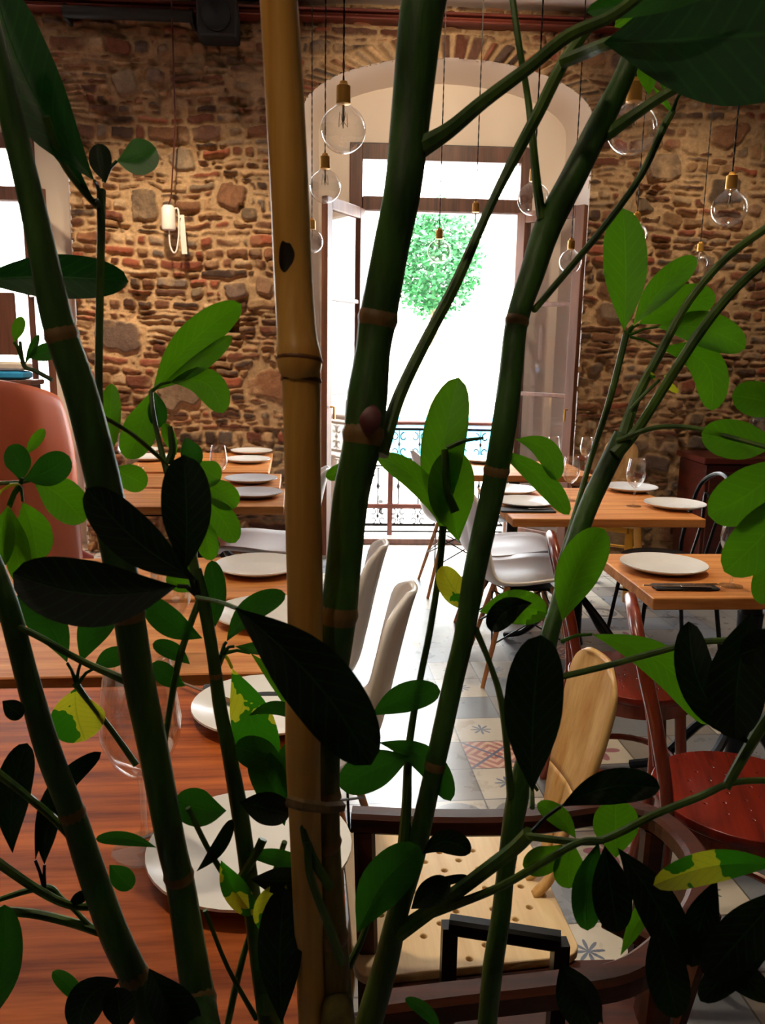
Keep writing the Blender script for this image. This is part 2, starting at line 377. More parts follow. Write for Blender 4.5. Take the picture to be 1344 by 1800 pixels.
def stone_wall():
    G=.0068
    nx=int((WX1-WX0)/G)+1; nz=int(ZC/G)+1
    X,Z=np.meshgrid(np.linspace(WX0,WX1,nx),np.linspace(0,ZC,nz)); X=X.ravel(); Z=Z.ravel()
    wx=X+.05*fbm(X,Z,3,1)+.02*fbm(X,Z,16,2); wz=Z+.10*fbm(X,Z,1.6,5)+.035*fbm(X,Z,8,6)
    hs=rng.choice([.03,.04,.055,.075,.10],90,p=[.2,.27,.25,.18,.10])*rng.uniform(.85,1.15,90); bz=np.concatenate([[-.3],-.3+np.cumsum(hs)]); ci=np.clip(np.searchsorted(bz,wz)-1,0,89)
    keys=[];off=20.
    for c in range(90):
        w=rng.choice([.07,.1,.13,.17,.22,.28],90,p=[.12,.2,.25,.2,.15,.08])*rng.uniform(.8,1.2,90)*(1.0 if hs[c]<.06 else .85)
        keys.append(c*100+5-rng.uniform(0,.2)+np.cumsum(w))
    keys=np.sort(np.concatenate([k[k<c*100+15] for c,k in enumerate(keys)]+[[c*100+.0 for c in range(91)]]) if False else np.concatenate(keys))
    q=ci*100+wx+10.; bi=np.clip(np.searchsorted(keys,q)-1,0,len(keys)-2)
    dx=np.minimum(q-keys[bi],keys[bi+1]-q); dz=np.minimum(wz-bz[ci],bz[ci+1]-wz)
    cut=np.clip(1-dx/.03,0,1)*np.clip(1-dz/.03,0,1)*.010
    d=np.minimum(dx,dz)-cut+.022*fbm(X,Z,22,9)+.003
    sid=bi.astype(np.int64)
    # arch rings of radial bricks
    for ac in ARCH:
        ex=(X-ac)/AW; ez=(Z-ASP)/ARISE; ang=np.arctan2(ez,ex); rr=np.hypot(ex,ez)
        re=np.hypot(AW*np.cos(ang),ARISE*np.sin(ang)); dist=(rr-1)*re
        inr=(Z>ASP-.05)&(dist<.15)&(dist>-.05)
        arc=ang*AW*.75/.062; bk=np.floor(arc); fr=arc-bk; dd=np.minimum(np.minimum(fr,1-fr)*.062,np.abs(.15-dist))+.006*fbm(X,Z,28,9)
        d=np.where(inr,dd,d); sid=np.where(inr,900000+bk.astype(np.int64)*7+int(ac*10),sid)
    # big field stones
    nb=230; bx=rng.uniform(WX0,WX1,nb); bzz=rng.uniform(.1,ZC-.1,nb)
    for k in range(nb):
        a=rng.choice([.05,.07,.1,.15])*rng.uniform(.8,1.1); b=a*rng.uniform(.45,.95); cx,cz=bx[k],bzz[k]
        if any(abs(cx-ac)<AW+a+.02 for ac in ARCH): continue
        m=np.where((np.abs(X-cx)<a*1.5)&(np.abs(Z-cz)<b*1.6))[0]
        if not len(m): continue
        th=rng.uniform(-.3,.3); ux=(X[m]-cx)*np.cos(th)+(Z[m]-cz)*np.sin(th); uz=-(X[m]-cx)*np.sin(th)+(Z[m]-cz)*np.cos(th)
        pw=rng.uniform(2.3,6); r=((np.abs(ux)/a)**pw+(np.abs(uz)/b)**pw)**(1/pw)+.75*fbm(X[m],Z[m],11,40+k%7,4)
        dd=(1-r)*min(a,b)
        s_=m[dd>-.022]; d[s_]=dd[dd>-.022]; sid[s_]=1000000+k
    us,inv=np.unique(sid,return_inverse=True); n=len(us)
    jit=rng.random((n,4)); thr=.003+.010*jit[:,0][inv]
    h=np.clip((d-thr)/(.007+.012*jit[:,1][inv]),0,1); h=h*h*(3-2*h)
    big=us>=1000000
    pal=np.array([srgb(c) for c in('744838','8c5f44','64463a','a07a58','805a42','b08a66','54423a','94543e','bc9872','74645a','98806a','9c5c48','7c5440','c4a582')])
    pb=np.array([srgb(c) for c in('86705c','94806a','6e5c4e','9a8468','7c665a','a07c62','8a6248')])
    cs=np.where(big[:,None],pb[(jit[:,1]*len(pb)).astype(int)],pal[(jit[:,1]*len(pal)).astype(int)])*(.75+.5*jit[:,2:3])
    mort=np.array(srgb('c4a27c'))*(1+.5*fbm(X,Z,5,70)[:,None]); dirt=np.clip(.5+1.6*fbm(X,Z,1.3,80),0,1)
    mort=mort*(.72+.42*dirt[:,None])
    col=cs[inv]*h[:,None]+mort*(1-h[:,None]); 
    smear=np.clip(fbm(X,Z,7,90)*5-.35,0,1)*.75       # lime smeared over stones
    col=col*(1-smear[:,None])+mort*smear[:,None]
    col=np.clip(col*(1+.55*fbm(X,Z,45,95,3)[:,None]),0,1)
    # empty joints are deep
    deep=np.clip(fbm(X,Z,6,60)*6-.2,0,1)*(1-h)
    H=h*(.014+.026*jit[:,3][inv]+.012*big[inv])*(1-.5*smear)+.030*fbm(X,Z,11,99,4)+.05*fbm(X,Z,1.7,101,2)-.035*deep
    hp=onY(405,572,YW); hole=(np.abs(X-hp.x)<.055)&(np.abs(Z-hp.z)<.05); H=np.where(hole,-.14,H); 
    Y=YW-H
    idx=np.arange(nx*nz).reshape(nz,nx)
    fc=np.stack([idx[:-1,:-1],idx[:-1,1:],idx[1:,1:],idx[1:,:-1]],-1).reshape(-1,4)
    mx=X[fc].mean(1); mz=Z[fc].mean(1); keep=np.ones(len(fc),bool)
    wob=.012*fbm(mx,mz,22,120)
    for ac in ARCH:
        inn=((np.abs(mx-ac)<AW+wob*2)&(mz<=ASP))|((((mx-ac)/(AW+wob))**2+((mz-ASP)/(ARISE+wob))**2<1)&(mz>ASP)); keep&=~inn
    fc=fc[keep]; used=np.unique(fc); remap=np.zeros(nx*nz,int); remap[used]=np.arange(len(used)); fc=remap[fc]
    me=bpy.data.meshes.new('wall_far'); nv=len(used)
    me.vertices.add(nv); me.vertices.foreach_set('co',np.stack([X,Y,Z],-1)[used].astype(np.float32).ravel())
    me.loops.add(len(fc)*4); me.loops.foreach_set('vertex_index',fc.astype(np.int32).ravel())
    me.polygons.add(len(fc)); me.polygons.foreach_set('loop_start',np.arange(0,len(fc)*4,4,dtype=np.int32))
    me.update(calc_edges=True); me.polygons.foreach_set('use_smooth',np.ones(len(fc),bool))
    at2=me.attributes.new('stone','FLOAT_COLOR','POINT'); at2.data.foreach_set('color',np.concatenate([col[used],np.ones((nv,1))],1).astype(np.float32).ravel())
    me.materials.append(M['stone']); o=bpy.data.objects.new('wall_far',me); COL.objects.link(o); struct(o); return o
stone_wall()
def arc_pts(ac,hw,z0,rise,y,n=22):
    P=[(ac-hw,y,0.0)]+[(ac-hw*math.cos(PI*i/n),y,z0+rise*math.sin(PI*i/n)) for i in range(n+1)]+[(ac+hw,y,0.0)]
    return P
YF=6.08
for i,ac in enumerate(ARCH):
    # splayed plaster reveal and infill above the window opening
    b=MB(); a0=arc_pts(ac,AW+.004,ASP,ARISE+.004,YW-.012); a1=arc_pts(ac,AW-.10,ASP-.03,ARISE-.04,YF-.05)
    b.grid([a0,a1])
    ow,ot=.64,2.83
    n=len(a1)
    bx=[(min(max(p[0],ac-ow),ac+ow),YF-.03,0 if p[2]==0 else ot) for p in a1]
    b.grid([a1,bx]); b.grid([bx,[(p[0],YF+.2,p[2]) for p in bx]])
    b.box((ac,YW+.17,-.03),(2*AW,.5,.05))
    o=struct(b.build('reveal_%d'%(i+1),M['plaster'],smooth=True,angle=50)); o.name='trim_%d'%(i+2); 
b=MB(); b.box((0,(YW+YB)/2,-.04),(WX1-WX0,YW-YB+.1,.08)); struct(b.build('floor',M['floor'],smooth=False))
b=MB(); b.box((0,(YW+YB)/2+.2,ZC+.06),(WX1-WX0+.4,YW-YB+.9,.12)); struct(b.build('ceiling',M['ceil'],smooth=False))
b=MB(); b.box((WX0-.05,(YW+YB)/2,ZC/2),(.1,YW-YB+.1,ZC)); struct(b.build('wall_left',M['dark'],smooth=False))
b=MB(); b.box((WX1+.05,(YW+YB)/2,ZC/2),(.1,YW-YB+.1,ZC)); struct(b.build('wall_right',M['dark'],smooth=False))
b=MB(); b.box((0,YB-.05,ZC/2),(WX1-WX0+.2,.1,ZC)); struct(b.build('wall_near',M['dark'],smooth=False))
# outer masonry behind the stone skin keeps the sky out
b=MB(); xs=[WX0-.1,ARCH[1]-AW-.02,ARCH[1]+AW+.02,ARCH[0]-AW-.02,ARCH[0]+AW+.02,WX1+.1]
for a,c in((0,1),(2,3),(4,5)): b.box(((xs[a]+xs[c])/2,YW+.36,ZC/2),(xs[c]-xs[a],.36,ZC+.1))
for ac in ARCH:
    b.box((ac,YW+.46,(ZC+2.86)/2+.03),(2*AW+.06,.16,ZC-2.86))
    for s_ in(-1,1): b.box((ac+s_*(AW+.64)/2+s_*.01,YW+.46,ZC/2),(AW-.60,.16,ZC))
struct(b.build('wall_outer',M['facade'],smooth=False))
# cornice of dark red timber
b=MB()
for z,d_,h_ in((3.503,.07,.016),(3.482,.045,.018),(3.462,.06,.012)): b.box(((WX0+WX1)/2,YW-.03-d_/2,z),(WX1-WX0,d_+.06,h_),bev=.008)
struct(b.build('trim_1',M['cornice'],smooth=False))

# ------------------------------------------------------------------ windows
def window(ac,i,left_ang,right_ang):
    w=thing('window_%d'%i,'tall arched balcony window','window',(ac,YF,0)); del w['label'],w['category']; w['kind']='structure'
    hw,top=.64,2.82
    b=MB()
    for s_ in(-1,1): b.box((s_*(hw-.045),0,top/2),(.09,.09,top),bev=.006)
    b.box((0,0,top-.05),(2*hw-.18,.09,.10)); b.box((0,-.01,2.43),(2*hw-.18,.11,.095),bev=.006); b.box((0,-.035,2.385),(2*hw-.18,.03,.012))
    b.box((-.30-.17,0,2.6),(.05,.05,.25)) if False else None
    b.box((0,0,.02),(2*hw-.18,.1,.04)); b.build('window_frame',M['frame'],w,smooth=False)
    b=MB(); b.box((0,.01,2.60),(2*hw-.18,.005,.25)); b.build('fanlight_pane',M['pane'],w,smooth=False)
    for s_,ang in((-1,left_ang),(1,right_ang)):
        L=.54; H=2.36
        rot=Matrix.Rotation(ang*s_*-1,4,'Z') # opens into the room
        c=MB()
        def bx(cx,cz,sx,sz,sy=.045): c.box((cx,0,cz),(sx,sy,sz),bev=.004)
        bx(.035,H/2+.03,.07,H); bx(L-.035,H/2+.03,.07,H); bx(L/2,H-.005,L-.14,.075); bx(L/2,.10,L-.14,.13)
        for z in(.62,1.14,1.76): bx(L/2,z,L-.14,.03,.03)
        o=c.build('casement',M['casement'],w,smooth=False)
        g=MB(); g.box((L/2,0,H/2+.05),(L-.14,.004,H-.12)); gg=g.build('casement_pane',M['pane'],o,smooth=False)
        k=MB(); k.tube([(L-.035,-.03 if s_>0 else .03,1.05),(L-.035,-.06 if s_>0 else .06,1.05),(L-.035,-.06 if s_>0 else .06,.97)],.008,6); k.build('handle',M['brass'],o)
        if s_>0: mt=Matrix.Translation((hw-.09,-.05,0))@Matrix.Rotation(PI+ang,4,'Z')
        else: mt=Matrix.Translation((-hw+.09,-.05,0))@Matrix.Rotation(-ang,4,'Z')
        o.matrix_local=mt
    return w
window(ARCH[0],1,R(118),R(132)); window(ARCH[1],2,R(118),R(122))
# balcony railing with scrolls
def railing(ac,label):
    y=YF+.27
    rl=thing('balcony_railing',label,'railing',(ac,y,0),0,'balcony railings')
    hw=.95
    MB().box((0,0,.885),(2*hw,.06,.035),bev=.01).build('handrail',M['rail'],rl,smooth=False)
    b=MB()
    for z,h_ in((.84,.012),(.60,.012),(.55,.012),(.08,.014),(.03,.014)): b.box((0,0,z),(2*hw,.018,h_))
    b.build('crossbar',M['iron'],rl,smooth=False)
    MB().box((0,0,.235),(2*hw,.045,.035),bev=.005).build('lower_rail',M['rail'],rl,smooth=False)
    for x in(-.92,-.30,.30,.92): MB().box((x,0,.28),(.04,.04,.56)).build('post',M['rail'],rl,smooth=False)
    def spiral(cx,cz,r,sx,sz,b):
        P=[(cx+sx*(r*(1-t*.85))*math.cos(PI*.5+t*4.6),0,cz+sz*(r*(1-t*.85))*math.sin(PI*.5+t*4.6)) for t in[i/16 for i in range(17)]]; b.tube(P,.0055,5)
    for z0,z1,nm in((.61,.83,'scroll_panel'),(.25,.53,'baluster_panel'),(.09,.215,'foot_panel')):
        b=MB(); n=12
        for k in range(n):
            x=-hw+(k+.5)*2*hw/n; dx=hw/n; zc=(z0+z1)/2; r=min(dx*.5,(z1-z0)*.26)
            if nm=='baluster_panel':
                b.tube([(x,0,z0),(x,0,z1)],.006,5); b.tube([(x,0,zc-.03),(x,0,zc),(x,0,zc+.03)],[.004,.018,.004],6)
                spiral(x-dx*.45,z1-.045,.034,1,1,b)
            else:
                for sx in(-1,1):
                    for sz in(-1,1): spiral(x+sx*dx*.5,zc+sz*(z1-z0)*.24,r,sx,sz,b)
                b.tube([(x,0,z0),(x,0,z1)],.004,5); b.tube([(x,0,zc-.02),(x,0,zc),(x,0,zc+.02)],[.003,.014,.003],6)
        b.box((0,0,z0),(2*hw,.008,.008)); b.box((0,0,z1),(2*hw,.008,.008)); b.build(nm,M['iron'],rl)
    return rl
railing(ARCH[0],'wrought iron scroll railing with brown handrail at the open central window')
railing(ARCH[1],'scroll railing outside the window beside the salmon armchair')
# street outside
b=MB(); b.box((0,YF+.65,-.06),(6,1.1,.1)); struct(b.build('floor_balcony',M['street'],smooth=False))
b=MB(); b.box((0,26,-1.05),(60,38,.1)); o=struct(b.build('ground',M['street'],smooth=False))
def facade():
    f=thing('building','white rendered house facade across the street','building',(0,24,-1))
    b=MB(); b.box((0,0,5),(30,1,10)); b.build('wall',M['facade'],f,smooth=False)
    for x in(-9,-6,-3,4.5,7.5,10.5):
        for z in(2.0,6.0):
            w=MB().box((x,-.5,z+.2),(1.1,.1,2.0)).build('window',M['facade'],f,smooth=False)
            MB().box((x,-.56,z+.2),(.9,.04,1.8)).build('pane',M['plaster'],w,smooth=False)
facade()
def tree():
    c=onY(765,455,9.2)
    t_=thing('orange_tree','leafy green tree outside the central window','tree',(c.x,9.2,-1),0)
    MB().tube([(0,0,0),(.02,.02,1.2),(0,0,c.z+1-.3)],[.05,.045,.04],8).build('trunk',M['bark'],t_)
    rn=random.Random(4); b=MB()
    for i in range(4200):
        for _ in range(20):
            x,y,z=[rn.uniform(-1,1) for _ in range(3)]
            if .2<x*x+y*y+z*z<1: break
        p=Vector((x*.52,y*.52,z*.62+c.z+1)); d=Vector((rn.uniform(-1,1),rn.uniform(-1,1),rn.uniform(-.8,.5))).normalized(); s_=d.orthogonal().normalized()*rn.uniform(.018,.028); L=rn.uniform(.06,.095)
        n=len(b.v); b.v+=[tuple(p),tuple(p+d*L*.5+s_),tuple(p+d*L),tuple(p+d*L*.5-s_)]; b.face(n,n+1,n+2,n+3)
    o=b.build('foliage',M['treeleaf'],t_,smooth=False); o['kind']='stuff'
tree()
c=onY(765,790,12); 
v_=thing('panel_barrier','turquoise street barrier seen through the window railing','barrier',(c.x+.1,12,-1))
MB().box((0,0,1.05),(1.5,.05,.9),bev=.01).build('panel',M['blue'],v_,smooth=False)
for x in(-.9,.9): MB().box((x,.0,.15),(.06,.4,.3)).build('foot',M['iron'],v_,smooth=False)
c=onY(755,640,13); v_=thing('street_banner','magenta banner hanging on a pole in the street','banner',(c.x,13,-1))
MB().tube([(0,0,0),(0,0,c.z+1.45)],.025,8).build('pole',M['facade'],v_); MB().box((.06,0,c.z+1),(.10,.02,.75)).build('cloth',M['magenta'],v_,smooth=False)

# ------------------------------------------------------------------ tables
def table(x0,x1,y0,y1,rz,label,mat,leg,group=None,h=.75,th=.036,cx=None):
    # x0..x1,y0..y1 footprint before turning about its corner (cx,y0)
    px=x1 if cx is None else cx
    t_=thing('dining_table',label,'table',(px,y0,0),rz,group)
    w,d=x1-x0,y1-y0; ox=x0-px+w/2
    MB().box((ox,d/2,h-th/2),(w,d,th),bev=.003).build('tabletop',mat,t_,smooth=False)
    MB().lathe([(.0,.62),(.04,.62),(.035,.5),(.035,.12),(.05,.06),(.0,.05)],(ox,d/2,0),16).build('pedestal',leg,t_)
    MB().box((ox,d/2,h-th-.012),(w*.55,d*.6,.024)).build('top_bracket',leg,t_,smooth=False)
    MB().tube([(ox,d/2,.6),(ox,d/2,h-th-.02)],.035,12).build('neck',leg,t_)
    for sx in(-1,1):
        for sy in(-1,1):
            P=cr([(ox+sx*.02,d/2+sy*.02,.30),(ox+sx*.10,d/2+sy*.08,.20),(ox+sx*w*.24,d/2+sy*d*.22,.06),(ox+sx*w*.33,d/2+sy*d*.32,.012)],4)
            MB().tube(P,[.016]*len(P),8).build('leg',leg,t_)
    return t_
RZ=R(3.0); GT='oak dining tables of the row'
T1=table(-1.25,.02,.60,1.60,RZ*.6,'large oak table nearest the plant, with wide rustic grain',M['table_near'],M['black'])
T2=table(-1.25,-.02,1.665,2.17,RZ,'oak table directly behind the nearest grained table, beside the white chairs',M['table'],M['black'])
T3=table(-1.28,-.09,2.205,2.66,RZ,'oak table with one plate in front of the pale blue seat',M['table'],M['black'])
T4=table(-1.12,-.245,3.55,4.03,RZ,'oak table third before the window wall, shown below two plates',M['table'],M['black'])
T4b=table(-1.15,-.30,4.06,4.52,RZ,'oak table holding the tall goblet beside the bamboo cane',M['table'],M['black'])
T5=table(-1.2,-.40,4.58,5.45,RZ,'oak table standing against the stone wall between the two windows',M['table'],M['black'])
R1=table(.66,1.44,4.53,5.15,RZ*.5,'oak table nearest the open window casement',M['table'],M['black'],cx=.66)
R2=table(.715,1.54,3.32,4.12,RZ*.3,'oak table with four plates in front of the black bistro chair',M['table'],M['black'],cx=.715)
R3=table(.885,1.75,2.20,2.72,RZ*.3,'oak table with one plate and blue-black pedestal near the red chairs',M['table'],M['bluemetal'],cx=.885)

# ------------------------------------------------------------------ tableware
TZ=.751
def mk_plate(loc,label,r=.135,group='white stoneware plates'):
    b=MB(); k=r/.135
    b.lathe([(0,.006),(.075*k,.006),(.085*k,.008),(.112*k,.016),(.135*k,.024),(.1355*k,.0205),(.112*k,.010),(.085*k,.001),(.07*k,0),(0,0)],(0,0,0),40)
    o=b.build('dinner_plate',M['plate'],angle=60); o.location=loc; return tag(o,label,'plate',group)
P0=mk_plate(onz(440,1510,TZ),'large white plate on the nearest grained table, closest to the bamboo cane')
def pl(px,py,label,z=TZ):
    o=P0.copy(); COL.objects.link(o); o.location=onz(px,py,z); o['label']=label
pl(466,1255,'white plate on the nearest grained table, behind the largest plate')
pl(470,1088,'white plate on the second oak table, half behind the pointed dark leaf')
pl(455,1003,'white plate on the third oak table in front of the pale blue seat')
pl(445,872,'white plate below another on the two small tables by the bamboo cane')
pl(441,847,'white plate just above another beside the tall goblet by the bamboo cane')
pl(436,812,'white plate at the near side of the table touching the stone wall')
pl(442,797,'white plate at the far side of the table touching the stone wall')
pl(245,795,'white plate beside the goblets at the salmon armchair end')
pl(262,808,'white plate in front of another at the salmon armchair end')
pl(1165,1001,'large white plate on the table with blue-black pedestal')
pl(1185,892,'white plate beside the goblet at the black bistro chair')
pl(1107,862,'white plate behind the goblet under the blond chair back')
pl(922,888,'white plate set over the dark napkin on the central oak table')
pl(893,866,'white plate partly behind another near the thick green stem')
pl(850,812,'white plate on the table nearest the open casement')
def mk_glass(loc,label,s=1.0,group='stemmed wine glasses'):
    g=thing('wine_glass',label,'glass',loc,0,group)
    MB().lathe([(.002*s,.085*s),(.012*s,.088*s),(.030*s,.105*s),(.041*s,.130*s),(.043*s,.15*s),(.038*s,.185*s),(.033*s,.215*s),(.0325*s,.2155*s),(.032*s,.215*s),(.0365*s,.185*s),(.0412*s,.15*s),(.039*s,.13*s),(.028*s,.108*s),(.0*s,.093*s)],k=28).build('bowl',M['glass'],g)
    MB().lathe([(.0335*s,.2145*s),(.0345*s,.216*s),(.0335*s,.2175*s),(.032*s,.2165*s)],k=28).build('rim',M['glass'],g)
    MB().lathe([(0,.095*s),(.006*s,.088*s),(.0038*s,.07*s),(.0035*s,.03*s),(.006*s,.012*s),(.0*s,.006*s)],k=12).build('stem',M['glass'],g)
    MB().lathe([(0,.010*s),(.012*s,.006*s),(.034*s,.002*s),(.035*s,0),(0,0)],k=28).build('foot',M['glass'],g)
    return g
G0=mk_glass(onz(255,1492,TZ),'tall wine glass on the nearest grained table, foot beside the large plate',1.25)
def gl(px,py,label,s=1.0):
    o=dup(G0,onz(px,py,TZ),0,label); o.scale=(s/1.25,)*3
gl(303,1160,'wine glass standing between two thick dark stems on the second table',1.05)
gl(385,862,'tall wine glass beside the two stacked rows of plates near the cane')
gl(222,832,'wine glass beside the salmon armchair, closest to the thick stem')
gl(242,822,'wine glass beside the salmon armchair, next to the white plates')
gl(1113,890,'wine glass in front of the blond chair back on the central table')
gl(1000,880,'wine glass behind the arching leaf on the central table',.95)
gl(1284,1030,'wine glass on the table with blue-black pedestal beside the napkin')
o=dup(G0,Vector((onY(1326,800,5.35).x,5.35,.7805)),0,'wine glass standing on the dark cherry sideboard')
gl(884,826,'wine glass at the table nearest the open casement, beside the stem',.9)
gl(970,826,'wine glass at the table nearest the casement, beside brown casement edge',.9)
gl(1028,827,'wine glass standing by the foot of the stone wall at the window table',.9)
def napkin(px,py,w,d,rz,label):
    o=MB().box((0,0,.004),(w,d,.008),bev=.003).build('napkin',M['napkin'],smooth=False); o.location=onz(px,py,TZ); o.rotation_euler.z=rz
    return tag(o,label,'napkin','dark folded napkins')
def cutlery(px,py,rz,kind,label,z=.761):
    g=thing(kind,label,kind,onz(px,py,z),rz,'table cutlery')
    MB().box((-.045,0,.002),(.11,.008,.003),bev=.001).build('handle',M['steel'],g,smooth=False)
    if kind=='fork':
        b=MB(); b.box((.025,0,.002),(.03,.02,.002),bev=.0008)
        for k in range(4): b.box((.06,-.0075+.005*k,.002),(.045,.0022,.002))
        b.build('tines',M['steel'],g,smooth=False)
    else: MB().box((.055,0,.002),(.09,.017,.0015),bev=.0006).build('blade',M['steel'],g,smooth=False)
napkin(1203,1034,.19,.055,0,'dark napkin beside the plate on the blue-black pedestal table')
cutlery(1215,1029,R(4),'fork','steel fork on the napkin beside the plate at the blue-black pedestal table')
cutlery(1190,1031,R(-3),'knife','steel knife on the napkin beside the plate at the blue-black pedestal table')
napkin(925,898,.24,.09,0,'dark napkin under the white plate on the central oak table')
cutlery(965,894,R(10),'fork','steel fork by the napkin at the front edge of the central table')
napkin(430,1218,.17,.06,0,'dark napkin behind the second plate on the nearest table')
cutlery(372,1222,R(-40),'knife','steel knife lying behind the second plate on the nearest table')
cutlery(360,1437,R(35),'fork','steel fork above the large plate on the nearest table')

# ------------------------------------------------------------------ chairs
def shell_chair(label,loc,rz):
    c=thing('shell_chair',label,'chair',loc,rz,'white moulded shell chairs')
    prof=cr([(.235,.425),(.20,.448),(.08,.445),(-.06,.43),(-.16,.435),(-.215,.48),(-.24,.57),(-.265,.69),(-.29,.80),(-.305,.85)],4)
    hw=[p[0] for p in cr([(.13,0),(.19,0),(.225,0),(.235,0),(.23,0),(.215,0),(.20,0),(.185,0),(.14,0),(.05,0)],4)]
    n=len(prof); P=[]
    for i,p in enumerate(prof):
        q0=prof[max(i-1,0)]; q1=prof[min(i+1,n-1)]; ty,tz=q1[0]-q0[0],q1[1]-q0[1]; L=math.hypot(ty,tz); ny,nz=-tz/L,ty/L
        if nz<0 and i<n*.5: ny,nz=-ny,-nz
        ny,nz=(tz/L,-ty/L)
        row=[]
        for j in range(13):
            s_=j/6-1; a=.045*(abs(s_)**2.4)*min(1,hw[i]/.15)
            row.append((s_*hw[i],p[0]+ny*a,p[1]+nz*a))
        P.append(row)
    MB().grid(P).build('seat_shell',M['white'],c,solid=.012)
    for sx in(-1,1):
        for sy in(-1,1):
            MB().tube([(sx*.11,sy*.10+.0,.425),(sx*.21,sy*.21,.0)],[.014,.009],10).build('leg',M['legwood'],c)
    b=MB()
    for s_ in(-1,1):
        b.tube([(s_*.13,.12,.34),(s_*.17,-.17,.18)],.004,5); b.tube([(s_*.13,-.12,.34),(s_*.17,.17,.18)],.004,5)
        b.tube([(.13,s_*.12,.34),(-.17,s_*.17,.18)],.004,5); b.tube([(-.13,s_*.12,.34),(.17,s_*.17,.18)],.004,5)
    b.box((0,0,.412),(.22,.22,.012)); b.build('brace',M['black'],c)
    return c
# local front is +Y; rz=+90deg makes the chair face -X
C1=shell_chair('white shell chair nearest the plant, back beside the big green trunk',(-.115,1.99,0),R(83))
dup(C1,(-.16,2.46,0),R(84),'white shell chair just behind the nearest one, back half behind the trunk')
dup(C1,(-.36,4.06,0),R(92),'white shell chair with pale seat shown beside the bamboo cane')
dup(C1,(.72,4.86,0),R(-88),'white shell chair on wooden legs next to the balcony railing')
dup(C1,(.83,3.54,0),R(-90),'white shell chair by the central table, nearer of the two there')
dup(C1,(.83,4.0,0),R(-90),'white shell chair by the central table, farther of the two there')

def perforations(rows,dx,dy,r,lim):
    H=[]
    for j in range(-rows,rows+1):
        for i in range(-rows,rows+1):
            x=i*dx+(dx/2 if j%2 else 0); y=j*dy
            if lim(x,y): H.append(circ(x,y,r,10))
    return H
def rrect(w,d,r,n=5,taper=0):
    P=[]
    for cx,cy,a in((w/2-r,d/2-r,0),(-w/2+r,d/2-r,PI/2),(-w/2+r,-d/2+r,PI),(w/2-r,-d/2+r,1.5*PI)):
        for k in range(n+1):
            t=a+PI/2*k/n; y=cy+r*math.sin(t); P.append(((cx+r*math.cos(t))*(1+taper*y/d),y))
    return P
def blond_chair(label,loc,rz):
    c=thing('plywood_chair',label,'chair',loc,rz,'blond plywood chairs')
    seat=plate2d('seat',rrect(.38,.37,.03,5,.12),perforations(5,.058,.033,.0078,lambda x,y:abs(x)+abs(y)*.8<.175),.016,M['cream'],c,pos=(0,0,.452))
    MB().box((0,.155,.425),(.30,.03,.035)).build('front_rail',M['yellow'],c,smooth=False)
    for s_ in(-1,1):
        P=cr([(s_*.155,.15,.44),(s_*.165,.165,.22),(s_*.175,.18,0)],3); MB().sweep(P,.045,.022,(0,1,0)).build('leg',M['yellow'],c)
        P=cr([(s_*.15,-.10,.44),(s_*.165,-.17,.22),(s_*.18,-.24,0)],3); MB().sweep(P,.045,.022,(0,1,0)).build('leg',M['yellow'],c)
    # spoon back: wide bent blade splitting into two tongues
    prof=cr([(-.15,.458),(-.18,.50),(-.19,.60),(-.215,.72),(-.235,.82),(-.25,.90)],11); n=len(prof)
    def hwf(t): return .034 if t<.15 else .034+.070*math.sin(min(1,(t-.15)/.62)*PI/2)**1.8*(1 if t<.84 else math.sqrt(max(0.0,1-((t-.84)/.162)**2)))
    b=MB()
    P=[]
    for i,p in enumerate(prof):
        t=i/(n-1); h_=hwf(t); P.append([(s_/4*h_,p[0]+.03*(1-(s_/4)**2)*0-.014*(1-(s_/4)**2)*t,p[1]) for s_ in range(-4,5)])
    b.grid(P[int(n*.5):])
    for sg in(-1,1):
        Q=[]
        for i in range(int(n*.5)+1):
            t=i/(n*.5); row=P[i]; h_=hwf(i/(n-1)); y=prof[i][0]; z=prof[i][1]
            inn=.016*(1-t); out=h_
            Q.append([(sg*(inn+(out-inn)*k/3),y-.014*(i/(n-1))*(1-((inn+(out-inn)*k/3)/out)**2),z) for k in range(4)])
        b.grid(Q)
    b.build('backrest',[M['blond']],c,solid=.009)
    MB().tube([(-.16,-.17,.25),(.16,-.17,.25)],.009,8).build('stretcher',M['yellow'],c)
    return c
BC=blond_chair('blond plywood chair with perforated cream seat beside the nearest table',(.205,1.335,0),R(93))
dup(BC,(1.62,4.82,0),R(150),'small blond chair back in front of the far stone wall')

